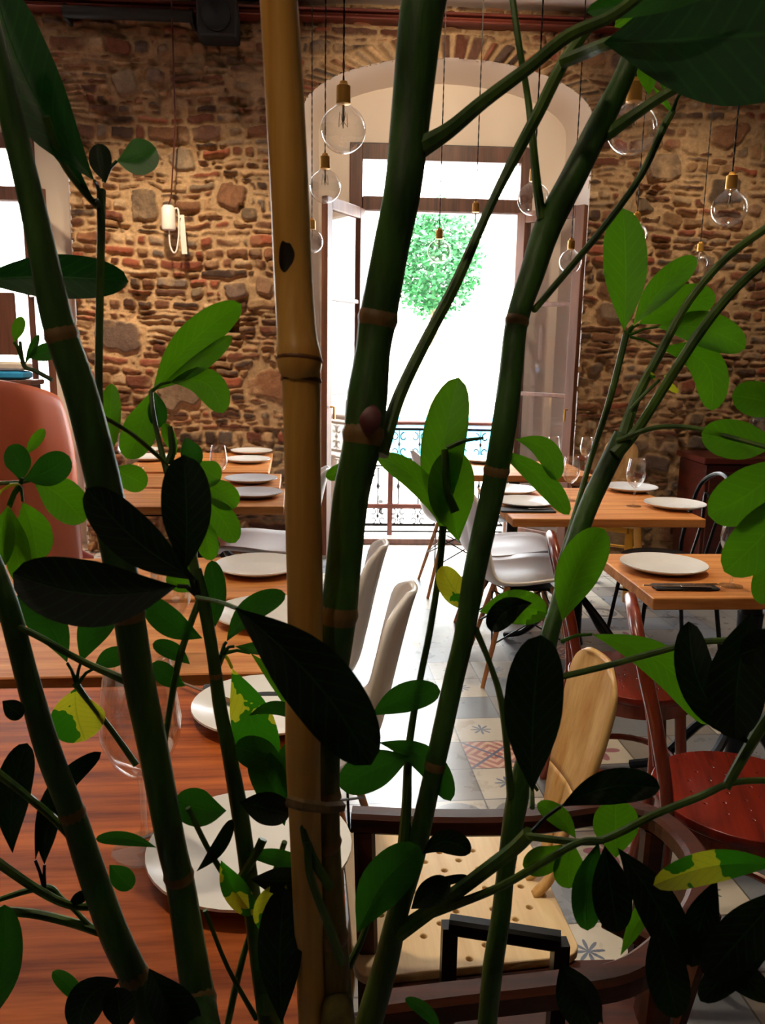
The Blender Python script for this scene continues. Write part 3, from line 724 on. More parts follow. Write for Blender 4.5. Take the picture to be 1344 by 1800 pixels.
def bent_chair(label,loc,rz):
    c=thing('bentwood_chair',label,'chair',loc,rz,'red bentwood chairs')
    holes=[]
    for rr,nn in((.035,5),(.075,9),(.115,14)): holes+=[circ(rr*math.cos(2*PI*k/nn),rr*math.sin(2*PI*k/nn),.0045,8) for k in range(nn)]
    plate2d('seat',circ(0,0,.195,40),holes,.022,M['red'],c,pos=(0,0,.455))
    MB().lathe([(.165,.40),(.185,.40),(.188,.445),(.165,.445),(.165,.40)],k=32).build('seat_ring',M['redleg'],c)
    MB().tube([(.145*math.cos(2*PI*k/24),.145*math.sin(2*PI*k/24),.19) for k in range(24)],.010,8,closed=True).build('stretcher_ring',M['redleg'],c)
    for s_ in(-1,1): MB().tube(cr([(s_*.13,.11,.44),(s_*.145,.13,.22),(s_*.17,.16,0)],3),[.017,.016,.016,.015,.014,.013,.012],10).build('leg',M['redleg'],c)
    P=cr([(-.185,-.235,0),(-.165,-.19,.25),(-.16,-.175,.45),(-.175,-.21,.65),(-.155,-.25,.80),(-.07,-.268,.875),(.07,-.268,.875),(.155,-.25,.80),(.175,-.21,.65),(.16,-.175,.45),(.165,-.19,.25),(.185,-.235,0)],5)
    MB().tube(P,.0145,10).build('back_hoop',M['redleg'],c)
    P=cr([(-.10,-.175,.455),(-.095,-.20,.60),(-.06,-.235,.72),(0,-.245,.765),(.06,-.235,.72),(.095,-.20,.60),(.10,-.175,.455)],5)
    MB().tube(P,.010,8).build('inner_hoop',M['redleg'],c)
    return c
B1=bent_chair('red-brown bentwood chair drawn up to the blue-black pedestal table',(.90,2.34,0),R(-100))
dup(B1,(.905,1.65,0),R(-106),'dark red bentwood chair beside the walnut armchair, glossy round seat')
def bistro(label,loc,rz):
    c=thing('bistro_chair',label,'chair',loc,rz,'black bistro chairs')
    MB().lathe([(0,.455),(.17,.457),(.195,.462),(.2,.45),(.19,.435),(0,.435)],k=32).build('seat',M['black'],c)
    for s_ in(-1,1): MB().tube([(s_*.14,.13,.44),(s_*.18,.18,0)],.010,8).build('leg',M['black'],c)
    P=cr([(-.19,-.24,0),(-.17,-.18,.44),(-.18,-.22,.65),(-.15,-.25,.80),(0,-.265,.87),(.15,-.25,.80),(.18,-.22,.65),(.17,-.18,.44),(.19,-.24,0)],6)
    MB().tube(P,.011,8).build('back_hoop',M['black'],c)
    P=cr([(-.06,-.18,.45),(-.06,-.22,.62),(-.09,-.245,.76),(0,-.26,.70),(.09,-.245,.76),(.06,-.22,.62),(.06,-.18,.45)],5)
    MB().tube(P,.008,8).build('inner_hoop',M['black'],c)
    b=MB()
    for s_ in(-1,1): b.tube([(s_*.155,.15,.26),(-s_*.17,-.20,.28)],.006,6)
    b.build('stretcher',M['black'],c); return c
K1=bistro('black metal bistro chair with looped back behind the central table',(1.57,3.83,0),R(95))
dup(K1,(1.80,2.62,0),R(88),'black metal bistro chair half behind the blue-black pedestal table')

# walnut armchair whose curved arms ring the lower part of the view
def armchair():
    z=.69
    pts=[onz(x,y,z) for x,y in((618,1440),(760,1446),(930,1444),(1060,1428),(1150,1442),(1215,1500),(1232,1560),(1215,1618),(1165,1672),(1090,1722),(960,1742),(800,1760),(655,1778))]
    c0=Vector((.26,1.02,0))
    a=thing('armchair','dark walnut armchair with curved arm rail in front of the blond plywood chair','chair',c0)
    P=[Vector(p) for p in cr([tuple(p) for p in pts],5)]
    MB().sweep(P,.036,.034).build('arm_rail',M['armwood'],a,smooth=False,off=c0)
    cx=sum(p.x for p in pts)/len(pts)
    for s_,(px,py) in enumerate(((640,1441),(640,1779),(1150,1442),(1165,1672))):
        p=onz(px,py,z); q=Vector((p.x-.01 if s_>1 else p.x+.02,p.y,0))
        MB().sweep([Vector((p.x,p.y,z-.015)),Vector(((p.x+q.x)/2,q.y,.4)),q],.034,.034,(0,1,0)).build('leg',M['armwood'],a,smooth=False,off=c0)
    y0=onz(640,1779,z).y; y1=onz(640,1441,z).y; x0=onz(640,1600,z).x; x1=onz(1165,1560,z).x
    MB().box(((x0+x1)/2+.02,(y0+y1)/2,.43),(x1-x0-.02,(y1-y0)-.03,.03),bev=.006).build('seat',M['armwood'],a,smooth=False,off=c0)
    p=onz(1228,1560,z)
    MB().sweep([Vector((p.x,p.y,z)),Vector((p.x-.05,p.y,.44))],.12,.016,(1,0,0)).build('back_splat',M['armwood'],a,smooth=False,off=c0)
    p,q=onz(1065,1612,.55),onz(1150,1655,.55)
    MB().sweep([p,q],.03,.03).build('brace',M['armwood'],a,smooth=False,off=c0)
armchair()
def stand():
    z=.60; c0=onz(790,1625,z); c0.z=0
    s_=thing('plant_stand','black square-section metal stand in front of the walnut armchair','stand',c0)
    a=onz(790,1625,z); b_=onz(985,1655,z); 
    MB().sweep([a,b_],.022,.026).build('top_rail',M['black'],s_,smooth=False,off=c0)
    for p in(a,b_): MB().box((p.x,p.y,z/2),(.022,.022,z)).build('leg',M['black'],s_,smooth=False,off=c0)
    MB().sweep([Vector((a.x,a.y,.16)),Vector((b_.x,b_.y,.16))],.018,.018).build('lower_rail',M['black'],s_,smooth=False,off=c0)
stand()
# salmon padded armchair at the window side
def tub():
    p=onz(25,905,.45); c0=Vector((-1.64,3.85,0))
    a=thing('wing_armchair','tall salmon leather armchair with stitched channels below the side window','armchair',c0,R(-28))
    n=22; P=[]
    for k in range(15):
        z=.10+1.20*k/14; row=[]
        for i in range(n+1):
            th=R(-105)+R(210)*i/n; r=.46*(1-.05*(k/14))
            top=1.0 if k<14 else .93
            if k>=12: r*=(1-.03*(k-11)**1.3)
            groove=.014*abs(math.sin(i*PI/4))**.4
            row.append((r*math.sin(th),-r*math.cos(th)*.85-(0)+groove*0,z-(.10*(abs(i-n/2)/(n/2))**3 if k>7 else 0)))
            q=row[-1]; v=Vector((q[0],q[1],0)); 
            if v.length: v.normalize(); row[-1]=(q[0]+v.x*groove,q[1]+v.y*groove,q[2])
        P.append(row)
    MB().grid(P).build('backrest',M['salmon'],a,solid=.10,subsurf=1)
    MB().box((0,.03,.37),(.66,.66,.16),bev=.05).build('seat_cushion',M['rose'],a)
    MB().box((0,.0,.18),(.62,.60,.2),bev=.02).build('base',M['rose'],a)
    for sx in(-1,1):
        for sy in(-1,1): MB().tube([(sx*.25,sy*.25,.1),(sx*.27,sy*.27,0)],[.02,.014],8).build('leg',M['black'],a)
tub()
# ledge with books/packs behind the armchair
def rackthing():
    p=onY(22,650,5.35)
    s_=thing('shelf_unit','brown wooden shelf unit behind the salmon armchair','shelf',(p.x-.08,5.35,0))
    MB().box((0,0,p.z/2-.04),(.42,.22,p.z-.10),bev=.005).build('body',M['frame'],s_,smooth=False)
    MB().box((-.04,.03,p.z+.28),(.30,.03,.38),bev=.004).build('back_panel',M['frame'],s_,smooth=False)
    MB().box((0,0,p.z-.075),(.46,.24,.03),bev=.004).build('top_board',M['frame'],s_,smooth=False)
    for dz,m_,l in((.0,'blue','blue folded cloth on the brown shelf unit'),(.055,'paper','pale folded cloth lying on the blue one')):
        o=MB().box((0,0,.027),(.36,.18,.052),bev=.014).build('folded_cloth',M[m_]); o.location=(p.x-.08,5.33,p.z-.058+dz); tag(o,l,'cloth','folded cloths')
rackthing()
s_=thing('sideboard','low dark cherry sideboard against the stone wall behind the bistro chair','sideboard',(3.0,5.42,-.04))
MB().box((0,0,.42),(1.26,.42,.72),bev=.01).build('body',M['sideboard'],s_,smooth=False); MB().box((0,0,.80),(1.3,.46,.04),bev=.006).build('top',M['sideboard'],s_,smooth=False)
for x in(-.41,0,.41):
    d_=MB().box((x,-.215,.42),(.39,.02,.62),bev=.004).build('door',M['sideboard'],s_,smooth=False); MB().lathe([(0,0),(.012,0),(.015,.012),(0,.016)],k=10).build('knob',M['brass'],d_).matrix_local=Matrix.Translation((x+.17,-.226,.45))@Matrix.Rotation(PI/2,4,'X')
for x in(-.58,.58):
    for y in(-.17,.17): MB().box((x,y,.06),(.05,.05,.04)).build('foot',M['sideboard'],s_,smooth=False)

# ------------------------------------------------------------------ pendant bulbs
def pendant(label,c,r=.0625,ceil=ZC):
    g=thing('pendant_lamp',label,'lamp',(c.x,c.y,c.z),0,'bare globe pendant bulbs')
    prof=[(0,-r)]
    for k in range(1,15):
        a=-PI/2+PI*.86*k/14; prof.append((r*math.cos(a),r*math.sin(a)))
    prof=[p for p in prof if not(p[1]>0 and p[0]<.019)]+[(.019,r*1.02),(.0175,r+.012),(.017,r+.022)]
    MB().lathe(prof,k=32).build('globe',M['bulb'],g)
    MB().lathe([(0,r+.06),(.010,r+.060),(.012,r+.052),(.019,r+.048),(.0195,r+.004),(.016,r+.002),(.0,r+.002)],k=20).build('brass_cap',M['brass'],g)
    b=MB(); b.tube([(0,0,r),(0,0,r*.35)],.0035,6)
    for i in range(4):
        a=PI/2*i; b.tube([(0,0,r*.35),(.012*math.cos(a),.012*math.sin(a),r*.1),(.012*math.cos(a+.6),.012*math.sin(a+.6),r*.7)],.0009,4)
    b.build('filament',M['filament'],g)
    top=ceil-c.z; z0=r+.058; n=max(12,int((top-z0)/.012)); b=MB()
    for ph in(0,PI): b.tube([(.0018*math.cos(ph+i*.9),.0018*math.sin(ph+i*.9),z0+(top-z0)*i/n) for i in range(n+1)],.0019,4)
    b.build('twisted_cord',M['cord'],g)
    MB().lathe([(0,top),(.03,top),(.03,top-.012),(.008,top-.02),(0,top-.02)],k=16).build('ceiling_rose',M['brass'],g)
for px,py,d,l in((603,228,40,'globe bulb near the arch spring, larger of the pair beside the cane'),
    (571,328,28,'globe bulb hanging just below the larger one by the cane'),
    (1110,228,43,'largest globe bulb, hanging crossed by a thin branch before the stone wall'),
    (1281,367,31,'globe bulb hanging alone before the darker stretch of stone wall'),
    (1002,460,20,'small globe bulb before the open casement with brown stile'),
    (937,350,28,'globe bulb glaring in front of the window head beside the stem fork'),
    (1117,412,19.5,'small globe bulb partly behind the upright bright green leaf'),
    (1228,462,18,'small globe bulb beside the tip of the slanting green leaf'),
    (771,442,20,'small globe bulb in front of the tree outside'),
    (835,395,20,'globe bulb with brass cap under the window transom'),
    (548,425,20,'small globe bulb at the edge of the bamboo cane')):
    pendant(l,at(px,py,F*.0625/d))
# wall lamp
p=onY(296,382,YW-.16)
w_=thing('wall_lamp','white porcelain socket lamp hanging from red cord on the stone wall','lamp',tuple(p))
MB().lathe([(0,.075),(.03,.072),(.043,.055),(.045,-.06),(.042,-.075),(.034,-.08),(0,-.078)],k=24).build('socket',M['porcelain'],w_)
q=onY(303,50,YW-.16)-p
MB().tube([(.0,.0,.07),(.02,0,.12),(q.x,0,q.z*.5),(q.x,0,ZC-p.z)],.0055,6).build('cord',M['redcord'],w_)
MB().tube(cr([(.03,0,.05),(.062,0,.05),(.065,0,-.05),(.06,0,-.12),(.045,0,-.20),(.025,0,-.215),(.005,0,-.17),(.0,0,-.07)],5),.0055,6).build('wire_loop',M['porcelain'],w_)
MB().sweep([(.078,0.02,.02),(.09,.03,-.22)],.035,.006,(0,1,0)).build('bracket',M['porcelain'],w_,smooth=False)
MB().tube([(.07,.0,.0),(.07,.16,.0)],.005,6).build('wall_pin',M['porcelain'],w_)
# loudspeaker
p=onY(384,38,YW-.16)
w_=thing('loudspeaker','black box loudspeaker mounted high on the stone wall under the ceiling','speaker',tuple(p))
MB().box((0,0,0),(.24,.2,.22),bev=.012).build('cabinet',M['speaker'],w_,smooth=False)
MB().lathe([(0,.002),(.06,.012),(.085,.02),(.092,.016),(.092,0)],k=24).build('driver',M['black'],w_).matrix_local=Matrix.Translation((0,-.1,0))@Matrix.Rotation(PI/2,4,'X')
MB().box((0,.13,.0),(.05,.1,.05)).build('bracket',M['black'],w_,smooth=False)
p=onY(235,25,YW-.14); w_=thing('shade_strip','long dark strip standing in for shade along the cornice beside the loudspeaker','strip',tuple(p))  # near-black tube added as the shaded band of the cornice
MB().tube([(-.42,0,0),(.36,0,0)],.035,12).build('shade_bar',M['speaker'],w_); 
for x in(-.41,.35): MB().box((x,.05,0),(.02,.12,.09)).build('bracket',M['speaker'],w_,smooth=False)  # end pieces added with the shade strip

#PLANT#
# ------------------------------------------------------------------ the umbrella plant
BASE=Vector((.02,.30,.0))
plant=thing('umbrella_plant','tall potted umbrella plant with thick green stems filling the view','plant',BASE)
def top_part(p):
    while p.parent is not None and p.parent!=plant: p=p.parent
    return p
def stem(name,pts,mat='stem',parent=None,k=12,n=5,nodes=()):
    if parent is not None: parent=top_part(parent)
    # pts: (px, py, half width px, depth)
    q=cr(pts,n); P=[at(a[0],a[1],a[3]) for a in q]; rad=[a[2]/F*a[3] for a in q]
    b=MB(); b.tube(P,rad,k); mats=[M[mat]]
    o=b.build(name,M[mat],parent or plant,off=BASE)
    for (y,) in nodes:
        i=min(range(len(q)),key=lambda j:abs(q[j][1]-y)); i=min(max(i,1),len(q)-2)
        d=(P[i+1]-P[i-1]).normalized(); r=rad[i]
        MB().tube([P[i]-d*r*.5,P[i]-d*r*.22,P[i],P[i]+d*r*.22,P[i]+d*r*.5],[r*.98,r*1.05,r*1.10,r*1.05,r*.98],k).build('node_ring',M['ring'],o,off=BASE)
    return o
RL=random.Random(11)
def leaf(par,bx,by,tx,ty,w,d,kind='mid',bend=0,d2=None,node=None,fold=.32,arc=None,wave=0.0,twist=None):
    par=top_part(par); d2=d if d2 is None else d2; n=14; m=6
    ax,ay=tx-bx,ty-by; L=math.hypot(ax,ay); nx,ny=-ay/L,ax/L
    arc=RL.uniform(-.10,.10) if arc is None else arc
    tw=RL.uniform(-.35,.35) if twist is None else twist
    pts=[]
    for i in range(n+1):
        t=1-(1-i/n)**1.25; hw=.53*w*(math.sin(PI/2*t/.56)**1.05 if t<.56 else max(0,1-((t-.56)/.44)**2.5)**.55)
        bo=bend*math.sin(PI*t)
        mx,my=bx+ax*t+nx*bo,by+ay*t+ny*bo
        dt=d+(d2-d)*t+arc*math.sin(PI*t)*L/F*d
        # local cross direction follows the bent midrib
        db=bend*PI*math.cos(PI*t); cx,cy=ax+nx*db,ay+ny*db; q=math.hypot(cx,cy); px_,py_=-cy/q,cx/q
        row=[]
        for j in range(m+1):
            s_=j/(m/2)-1
            dd=dt-(abs(s_)*fold+s_*math.sin(tw))*hw/F*d+wave*math.sin(t*9+s_*2)*hw/F*d
            row.append(at(mx+px_*s_*hw,my+py_*s_*hw,dd))
        pts.append(row)
    b=MB(); b.grid(pts); base=at(bx,by,d)
    mid=[pts[i][m//2] for i in range(n)]
    if node:
        nd=at(node[0],node[1],node[2] if len(node)>2 else d); b.tube([nd,(nd+base)/2+Vector((0,0,.002)),base],[.0016,.0012,.0011],6)
    o=b.build('leaf',M[kind],par,off=BASE); uv=o.data.uv_layers.new(name='blade'); K=(n+1)*(m+1)
    vi=np.empty(len(o.data.loops),np.int32); o.data.loops.foreach_get('vertex_index',vi)
    U=np.where(vi<K,(vi%(m+1))/(m/2)-1,.5); V=np.where(vi<K,(vi//(m+1))/n,0.)
    uv.data.foreach_set('uv',np.stack([U,V],1).astype(np.float32).ravel()); return o
# thick stems -------------------------------------------------------
s1=stem('stem',[(-45,-60,20,.46),(-8,90,20,.46),(28,240,21,.47),(66,400,23,.48),(100,560,27,.49),(145,700,29,.50),(180,840,30,.51),(205,960,29,.52),(226,1080,27,.52),(245,1200,27,.53),(270,1320,26,.54),(300,1480,25,.55),(318,1560,25,.56),(345,1730,28,.57),(380,1900,32,.58),(560,2500,22,.9)],nodes=((590,),(1085,),(1545,),(1745,)))
s2=stem('stem',[(-40,930,18,.52),(12,1060,19,.52),(50,1200,20,.53),(85,1320,22,.54),(127,1430,22,.55),(160,1530,24,.56),(200,1640,25,.57),(235,1715,25,.58),(275,1820,26,.59),(330,1950,26,.6),(540,2500,20,.9)],nodes=((1425,),(1715,)))
s3=stem('stem',[(345,1000,9,.56),(358,1060,11,.56),(374,1150,11,.56),(386,1240,12,.57),(402,1320,13,.57),(420,1420,15,.58),(432,1500,15,.58),(448,1620,17,.59),(466,1740,20,.6),(485,1850,22,.62),(590,2500,18,.9)],nodes=((1180,),))
s4=stem('stem',[(758,-60,41,.47),(740,30,39,.47),(722,200,35,.48),(708,330,33,.48),(686,440,32,.49),(664,560,33,.50),(655,620,31,.50),(645,700,36,.50),(636,780,34,.50),(617,870,32,.51),(604,990,31,.52),(595,1080,32,.52),(582,1180,30,.53),(570,1290,29,.54),(568,1400,29,.54),(572,1500,27,.55),(580,1620,28,.56),(590,1740,28,.57),(600,1880,30,.58),(650,2500,24,.9)],nodes=((560,),(765,),(1080,),(1410,),(1485,),(1650,)),k=16,mat='woody')
s7=stem('stem',[(1128,40,16,.56),(1098,130,18,.56),(1052,222,22,.57),(1008,310,23,.57),(962,400,24,.58),(935,480,22,.58),(908,565,20,.58),(897,660,21,.58),(883,766,22,.58),(864,870,21,.59),(835,1000,20,.59),(817,1110,18,.59),(796,1200,18,.60),(772,1310,18,.60),(752,1400,17,.60),(729,1500,19,.61),(700,1600,19,.61),(676,1700,22,.62),(645,1810,24,.63),(620,1920,24,.64),(665,2500,20,.9)],nodes=((560,),(820,),(1350,)),k=14)
s8=stem('stem',[(1095,765,17,.70),(1062,830,17,.70),(1030,900,17,.69),(1003,980,17,.68),(985,1050,15,.67),(966,1115,16,.66),(950,1200,17,.65),(935,1300,19,.64),(910,1400,20,.64),(890,1520,16,.64),(880,1610,17,.64),(866,1700,18,.64),(855,1810,17,.65),(840,1950,18,.66),(720,2500,17,.9)])
MB().tube(cr([at(656,712,.487),at(652,730,.482),at(648,748,.482),at(646,768,.488)],4),[.001,.003,.0045,.0055,.006,.0065,.0065,.0065,.006,.005,.004,.002,.001],10,flat=.5).build('bark_scar',plain('scar_bark','5e2a2e',.6,bump=.5),s4,off=BASE)
# thinner branches and leaf stalks ----------------------------------
sb=stem('branch',[(668,800,15,.50),(700,700,12,.51),(745,605,11,.52),(800,500,10,.53),(860,365,8,.54),(905,275,10,.54),(945,200,11,.53),(990,110,11,.52),(1040,40,9,.52)],'petiole',s4,8)
stem('branch',[(735,262,20,.48),(790,228,15,.47),(850,178,13,.46),(930,118,12,.45),(1000,62,12,.44),(1080,25,11,.43),(1160,-40,12,.42)],'petiole',s4,8)
stem('branch',[(895,-40,6,.55),(912,80,6,.55),(927,170,6,.56),(936,250,7,.56),(943,320,8,.57),(952,385,9,.575)],'petiole',s7,8)
stem('branch',[(1038,246,10,.57),(1068,234,12,.57),(1110,205,10,.56),(1170,165,9,.55),(1230,135,9,.54),(1290,120,6,.54)],'petiole',s7,8)
stem('branch',[(938,545,6,.58),(985,490,6,.6),(1060,400,6,.62),(1125,310,6,.63),(1165,225,7,.63),(1182,195,6,.63)],'petiole',s7,8)
stem('branch',[(1092,775,12,.70),(1118,700,9,.71),(1160,620,8,.72),(1210,530,7,.72),(1280,450,7,.72),(1370,385,7,.72)],'petiole',s8,8)
stem('branch',[(1080,800,13,.69),(1120,755,9,.69),(1180,660,9,.68),(1240,570,9,.68),(1300,500,8,.67),(1370,440,8,.67)],'petiole',s8,8)
s10b=stem('branch',[(985,985,5,.68),(1005,920,5,.70),(1040,800,5,.73),(1072,700,6,.74),(1100,588,6,.75)],'petiole',s8,8)
stem('branch',[(1085,775,5,.69),(1150,752,4.5,.66),(1215,752,4.5,.64),(1280,768,4.5,.62),(1360,790,4,.60)],'petiole',s8,8)
stem('branch',[(835,1105,6,.59),(860,1165,5,.60),(880,1230,6,.61),(890,1310,6,.62),(897,1400,7,.635)],'petiole',s7,8)
s10=stem('branch',[(778,925,7,.62),(772,1000,6,.62),(755,1110,6,.61),(733,1220,6,.61),(718,1320,7,.605),(714,1420,9,.605),(706,1520,12,.61)],'petiole',s7,8)
stem('branch',[(800,900,8,.62),(786,860,7,.62),(781,790,6,.62)],'petiole',s10,8)
stem('branch',[(848,770,3,.6),(815,775,4,.62),(785,788,4,.62)],'petiole',s10,6)
stem('branch',[(700,1640,16,.61),(750,1605,14,.60),(800,1570,13,.58),(860,1525,13,.56),(905,1490,13,.55),(930,1465,13,.54)],'petiole',s7,8)
stem('branch',[(720,1620,8,.61),(800,1590,8,.58),(880,1558,7,.55),(960,1512,7,.53),(1020,1480,6,.52),(1060,1478,6,.52)],'petiole',s7,8)
stem('branch',[(925,1470,7,.54),(1020,1480,6,.53),(1070,1472,7,.52),(1150,1432,7,.51),(1230,1400,7,.50),(1290,1375,6,.50),(1370,1372,6,.50)],'petiole',s7,8)
stem('branch',[(1275,1385,8,.50),(1300,1340,9,.50),(1330,1290,10,.5),(1370,1230,10,.5)],'petiole',s7,8)
stem('branch',[(935,1420,5,.56),(935,1380,4,.58),(945,1390,3,.58)],'petiole',s7,6)
stem('branch',[(985,1190,6,.56),(1060,1172,6,.55),(1140,1150,6,.54),(1220,1130,6,.53),(1290,1125,6,.52),(1370,1120,6,.51)],'petiole',s8,8)
# left side
s13=stem('branch',[(178,335,8,.55),(177,450,7,.54),(174,600,7,.53),(174,700,7,.52),(180,790,8,.515)],'petiole',s1,8)
stem('branch',[(80,205,7,.5),(110,285,6,.52),(150,340,6,.54),(174,365,6,.55)],'petiole',s1,8)
sk=stem('branch',[(265,688,4,.60),(270,730,4,.59),(283,790,5,.58),(300,850,7,.57),(325,930,8,.56),(345,1010,9,.56)],'petiole',s3,8)
stem('branch',[(185,735,4,.53),(230,762,4,.55),(270,795,4,.57),(292,815,4,.575)],'petiole',s1,6)
stem('branch',[(92,668,4,.53),(62,652,4,.53),(42,642,4,.53),(35,600,3,.53)],'petiole',s1,6)
stem('branch',[(295,815,8,.575),(303,790,7,.575),(298,750,5,.575)],'petiole',sk,6)
sc1=stem('branch',[(-30,850,4,.6),(35,848,4,.58),(62,840,4,.58)],'petiole',s1,6)
stem('branch',[(-40,1070,5,.52),(60,1115,6,.52),(140,1160,6,.53),(225,1198,8,.53)],'petiole',s1,8)
sc2=stem('branch',[(240,1345,6,.60),(190,1275,5,.60),(150,1225,5,.60),(132,1200,7,.60)],'petiole',s1,8)
sc3=stem('branch',[(285,1330,5,.55),(310,1180,6,.555),(330,1110,6,.56),(352,1050,6,.56)],'petiole',s3,8)
stem('branch',[(175,1595,6,.57),(120,1590,7,.56),(60,1560,8,.55),(-40,1490,9,.54)],'petiole',s2,8)
stem('branch',[(185,1640,9,.57),(120,1620,8,.57),(50,1605,8,.57),(-40,1600,8,.57)],'petiole',s2,8)
stem('branch',[(170,1640,5,.57),(110,1580,4,.57),(75,1560,6,.57),(-30,1590,4,.57)],'petiole',s2,8)
stem('branch',[(-30,1340,8,.55),(30,1385,7,.55),(90,1435,7,.55),(130,1475,8,.55)],'petiole',s2,8)
stem('branch',[(400,1800,6,.6),(420,1710,6,.6),(440,1640,5,.6),(480,1540,5,.59),(500,1480,5,.58)],'petiole',s3,8)
stem('branch',[(330,1420,5,.56),(370,1500,5,.57),(410,1560,6,.58),(440,1590,6,.585)],'petiole',s3,8)
stem('branch',[(360,1600,4,.57),(400,1700,4,.58),(450,1790,5,.6)],'petiole',s3,8)
sc4=stem('branch',[(380,1185,4,.57),(388,1160,5,.565),(392,1148,6,.56)],'petiole',s3,6)
stem('branch',[(345,1050,4,.54),(385,1058,4,.50),(418,1070,4,.46)],'petiole',s3,6)
sc5=stem('branch',[(425,1540,8,.58),(450,1500,8,.57),(462,1475,8,.57)],'petiole',s3,6)
sc6=stem('branch',[(612,1700,7,.58),(640,1640,6,.58),(670,1545,6,.585),(690,1520,4,.585)],'petiole',s4,8)
stem('branch',[(580,1560,9,.53),(545,1500,9,.525),(530,1440,7,.52),(525,1405,7,.52)],'petiole',s4,8)
stem('branch',[(600,1690,9,.55),(575,1620,8,.53),(545,1540,7,.52),(540,1480,7,.52)],'petiole',s4,8)
# leaves: upper side
leaf(s13,166,318,-15,-40,112,.515,'deep',-28,node=(176,345,.53))
leaf(s13,165,352,20,110,34,.53,'deep',-6,node=(176,362,.54))
leaf(s13,182,318,172,252,38,.5,'thick'); leaf(s13,205,283,274,260,62,.52,'mid',6,node=(182,320),twist=.6)
leaf(s1,-50,492,226,495,74,.55,'deep',-8,arc=.1)
leaf(s1,25,602,38,556,22,.53,'leaf',node=(38,630)); leaf(s1,44,640,68,588,14,.53,'mid'); leaf(s1,48,628,104,612,30,.53,'mid')
leaf(sk,268,688,424,534,60,.62,'leaf',-14,twist=-.3); leaf(sk,275,685,408,590,30,.62,'leaf',6); leaf(sk,298,672,392,726,52,.61,'leaf',-30,node=(266,688,.6)); leaf(sk,262,692,222,806,58,.62,'leaf',-6); leaf(sk,272,688,280,752,32,.62,'mid')
leaf(s1,190,812,196,674,36,.60,'leaf')
leaf(sc1,42,842,122,802,54,.56,'mid',6,node=(36,850)); leaf(sc1,36,846,14,785,44,.57,'mid',8); leaf(sc1,44,800,78,754,20,.57,'leaf'); leaf(sc1,56,840,148,918,66,.58,'leaf',-8,node=(36,850)); leaf(sc1,14,888,-6,1000,44,.57,'leaf',node=(34,852)); leaf(sc1,18,892,40,1030,44,.58,'leaf',node=(36,855)); leaf(sc1,40,882,66,985,62,.59,'leaf',-5,node=(36,855)); leaf(sc1,4,862,-30,880,24,.57,'vari',node=(34,852))
leaf(s1,198,822,258,854,44,.6,'leaf'); leaf(sk,325,768,345,820,36,.6,'mid'); leaf(sk,345,810,388,842,44,.6,'leaf',4); leaf(sk,352,852,415,892,46,.6,'leaf',-6,node=(335,840)); leaf(sk,350,868,414,954,46,.6,'leaf',-6,node=(335,845)); leaf(sk,350,900,372,985,38,.6,'leaf'); leaf(sk,310,800,288,744,22,.6,'leaf')
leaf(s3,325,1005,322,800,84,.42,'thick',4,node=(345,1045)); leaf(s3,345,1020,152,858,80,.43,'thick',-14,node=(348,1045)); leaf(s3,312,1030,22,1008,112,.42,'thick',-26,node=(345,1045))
leaf(s3,372,1112,372,985,38,.57,'mid',6); leaf(s3,340,1040,293,1012,30,.57,'leaf'); leaf(s3,330,1010,325,990,20,.57,'leaf')
leaf(sc2,118,1165,28,1048,60,.58,'mid',16,node=(134,1200)); leaf(sc2,142,1165,212,1040,58,.58,'mid',-10,node=(134,1200)); leaf(sc2,165,1175,226,1150,34,.58,'mid',-6,node=(138,1200)); leaf(sc2,132,1210,150,1302,92,.6,'vari',6,twist=.1)
leaf(sc3,356,1122,255,1052,48,.56,'mid',-10); leaf(sc3,334,1168,268,1132,30,.56,'mid',6); leaf(sc3,326,1206,268,1165,36,.56,'mid',-4)
leaf(sc4,398,1128,502,1044,42,.56,'mid',-16,node=(390,1148)); leaf(sc4,412,1136,500,1130,24,.56,'mid',6,node=(392,1148)); leaf(sc4,412,1068,652,1345,118,.40,'thick',-22,d2=.40); leaf(sc4,408,1175,468,1370,74,.58,'vari',-6,node=(392,1150)); leaf(sc4,440,1148,522,1258,26,.57,'leaf',-8,node=(394,1148)); leaf(sc4,436,1258,530,1262,24,.56,'mid',-16)
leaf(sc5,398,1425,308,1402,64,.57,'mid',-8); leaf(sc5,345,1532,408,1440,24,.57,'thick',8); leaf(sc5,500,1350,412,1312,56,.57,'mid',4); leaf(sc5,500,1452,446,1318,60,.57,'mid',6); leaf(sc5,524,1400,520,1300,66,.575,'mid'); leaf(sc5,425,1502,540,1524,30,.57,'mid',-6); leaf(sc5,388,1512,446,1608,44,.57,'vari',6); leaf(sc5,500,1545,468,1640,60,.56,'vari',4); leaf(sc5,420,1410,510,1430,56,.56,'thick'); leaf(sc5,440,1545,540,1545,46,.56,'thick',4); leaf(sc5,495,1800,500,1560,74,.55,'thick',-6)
# lower left
leaf(s2,-22,1800,8,1590,62,.5,'mid',12); leaf(s2,148,1772,92,1708,32,.55,'mid',6); leaf(s2,212,1722,138,1815,62,.55,'thick',24); leaf(s2,262,1702,345,1815,76,.55,'thick',8); leaf(s2,215,1815,205,1735,56,.54,'thick')
leaf(s2,22,1500,48,1306,60,.56,'thick',-14); leaf(s2,62,1512,178,1322,36,.56,'thick',-30,node=(78,1560)); leaf(s2,78,1520,100,1420,32,.56,'thick',-8,node=(78,1560)); leaf(s2,275,1490,168,1475,24,.55,'mid',8); leaf(s2,120,1592,155,1568,20,.56,'thick'); leaf(s2,192,1520,232,1562,40,.55,'mid'); leaf(s2,4,1232,40,1260,34,.52,'thick')
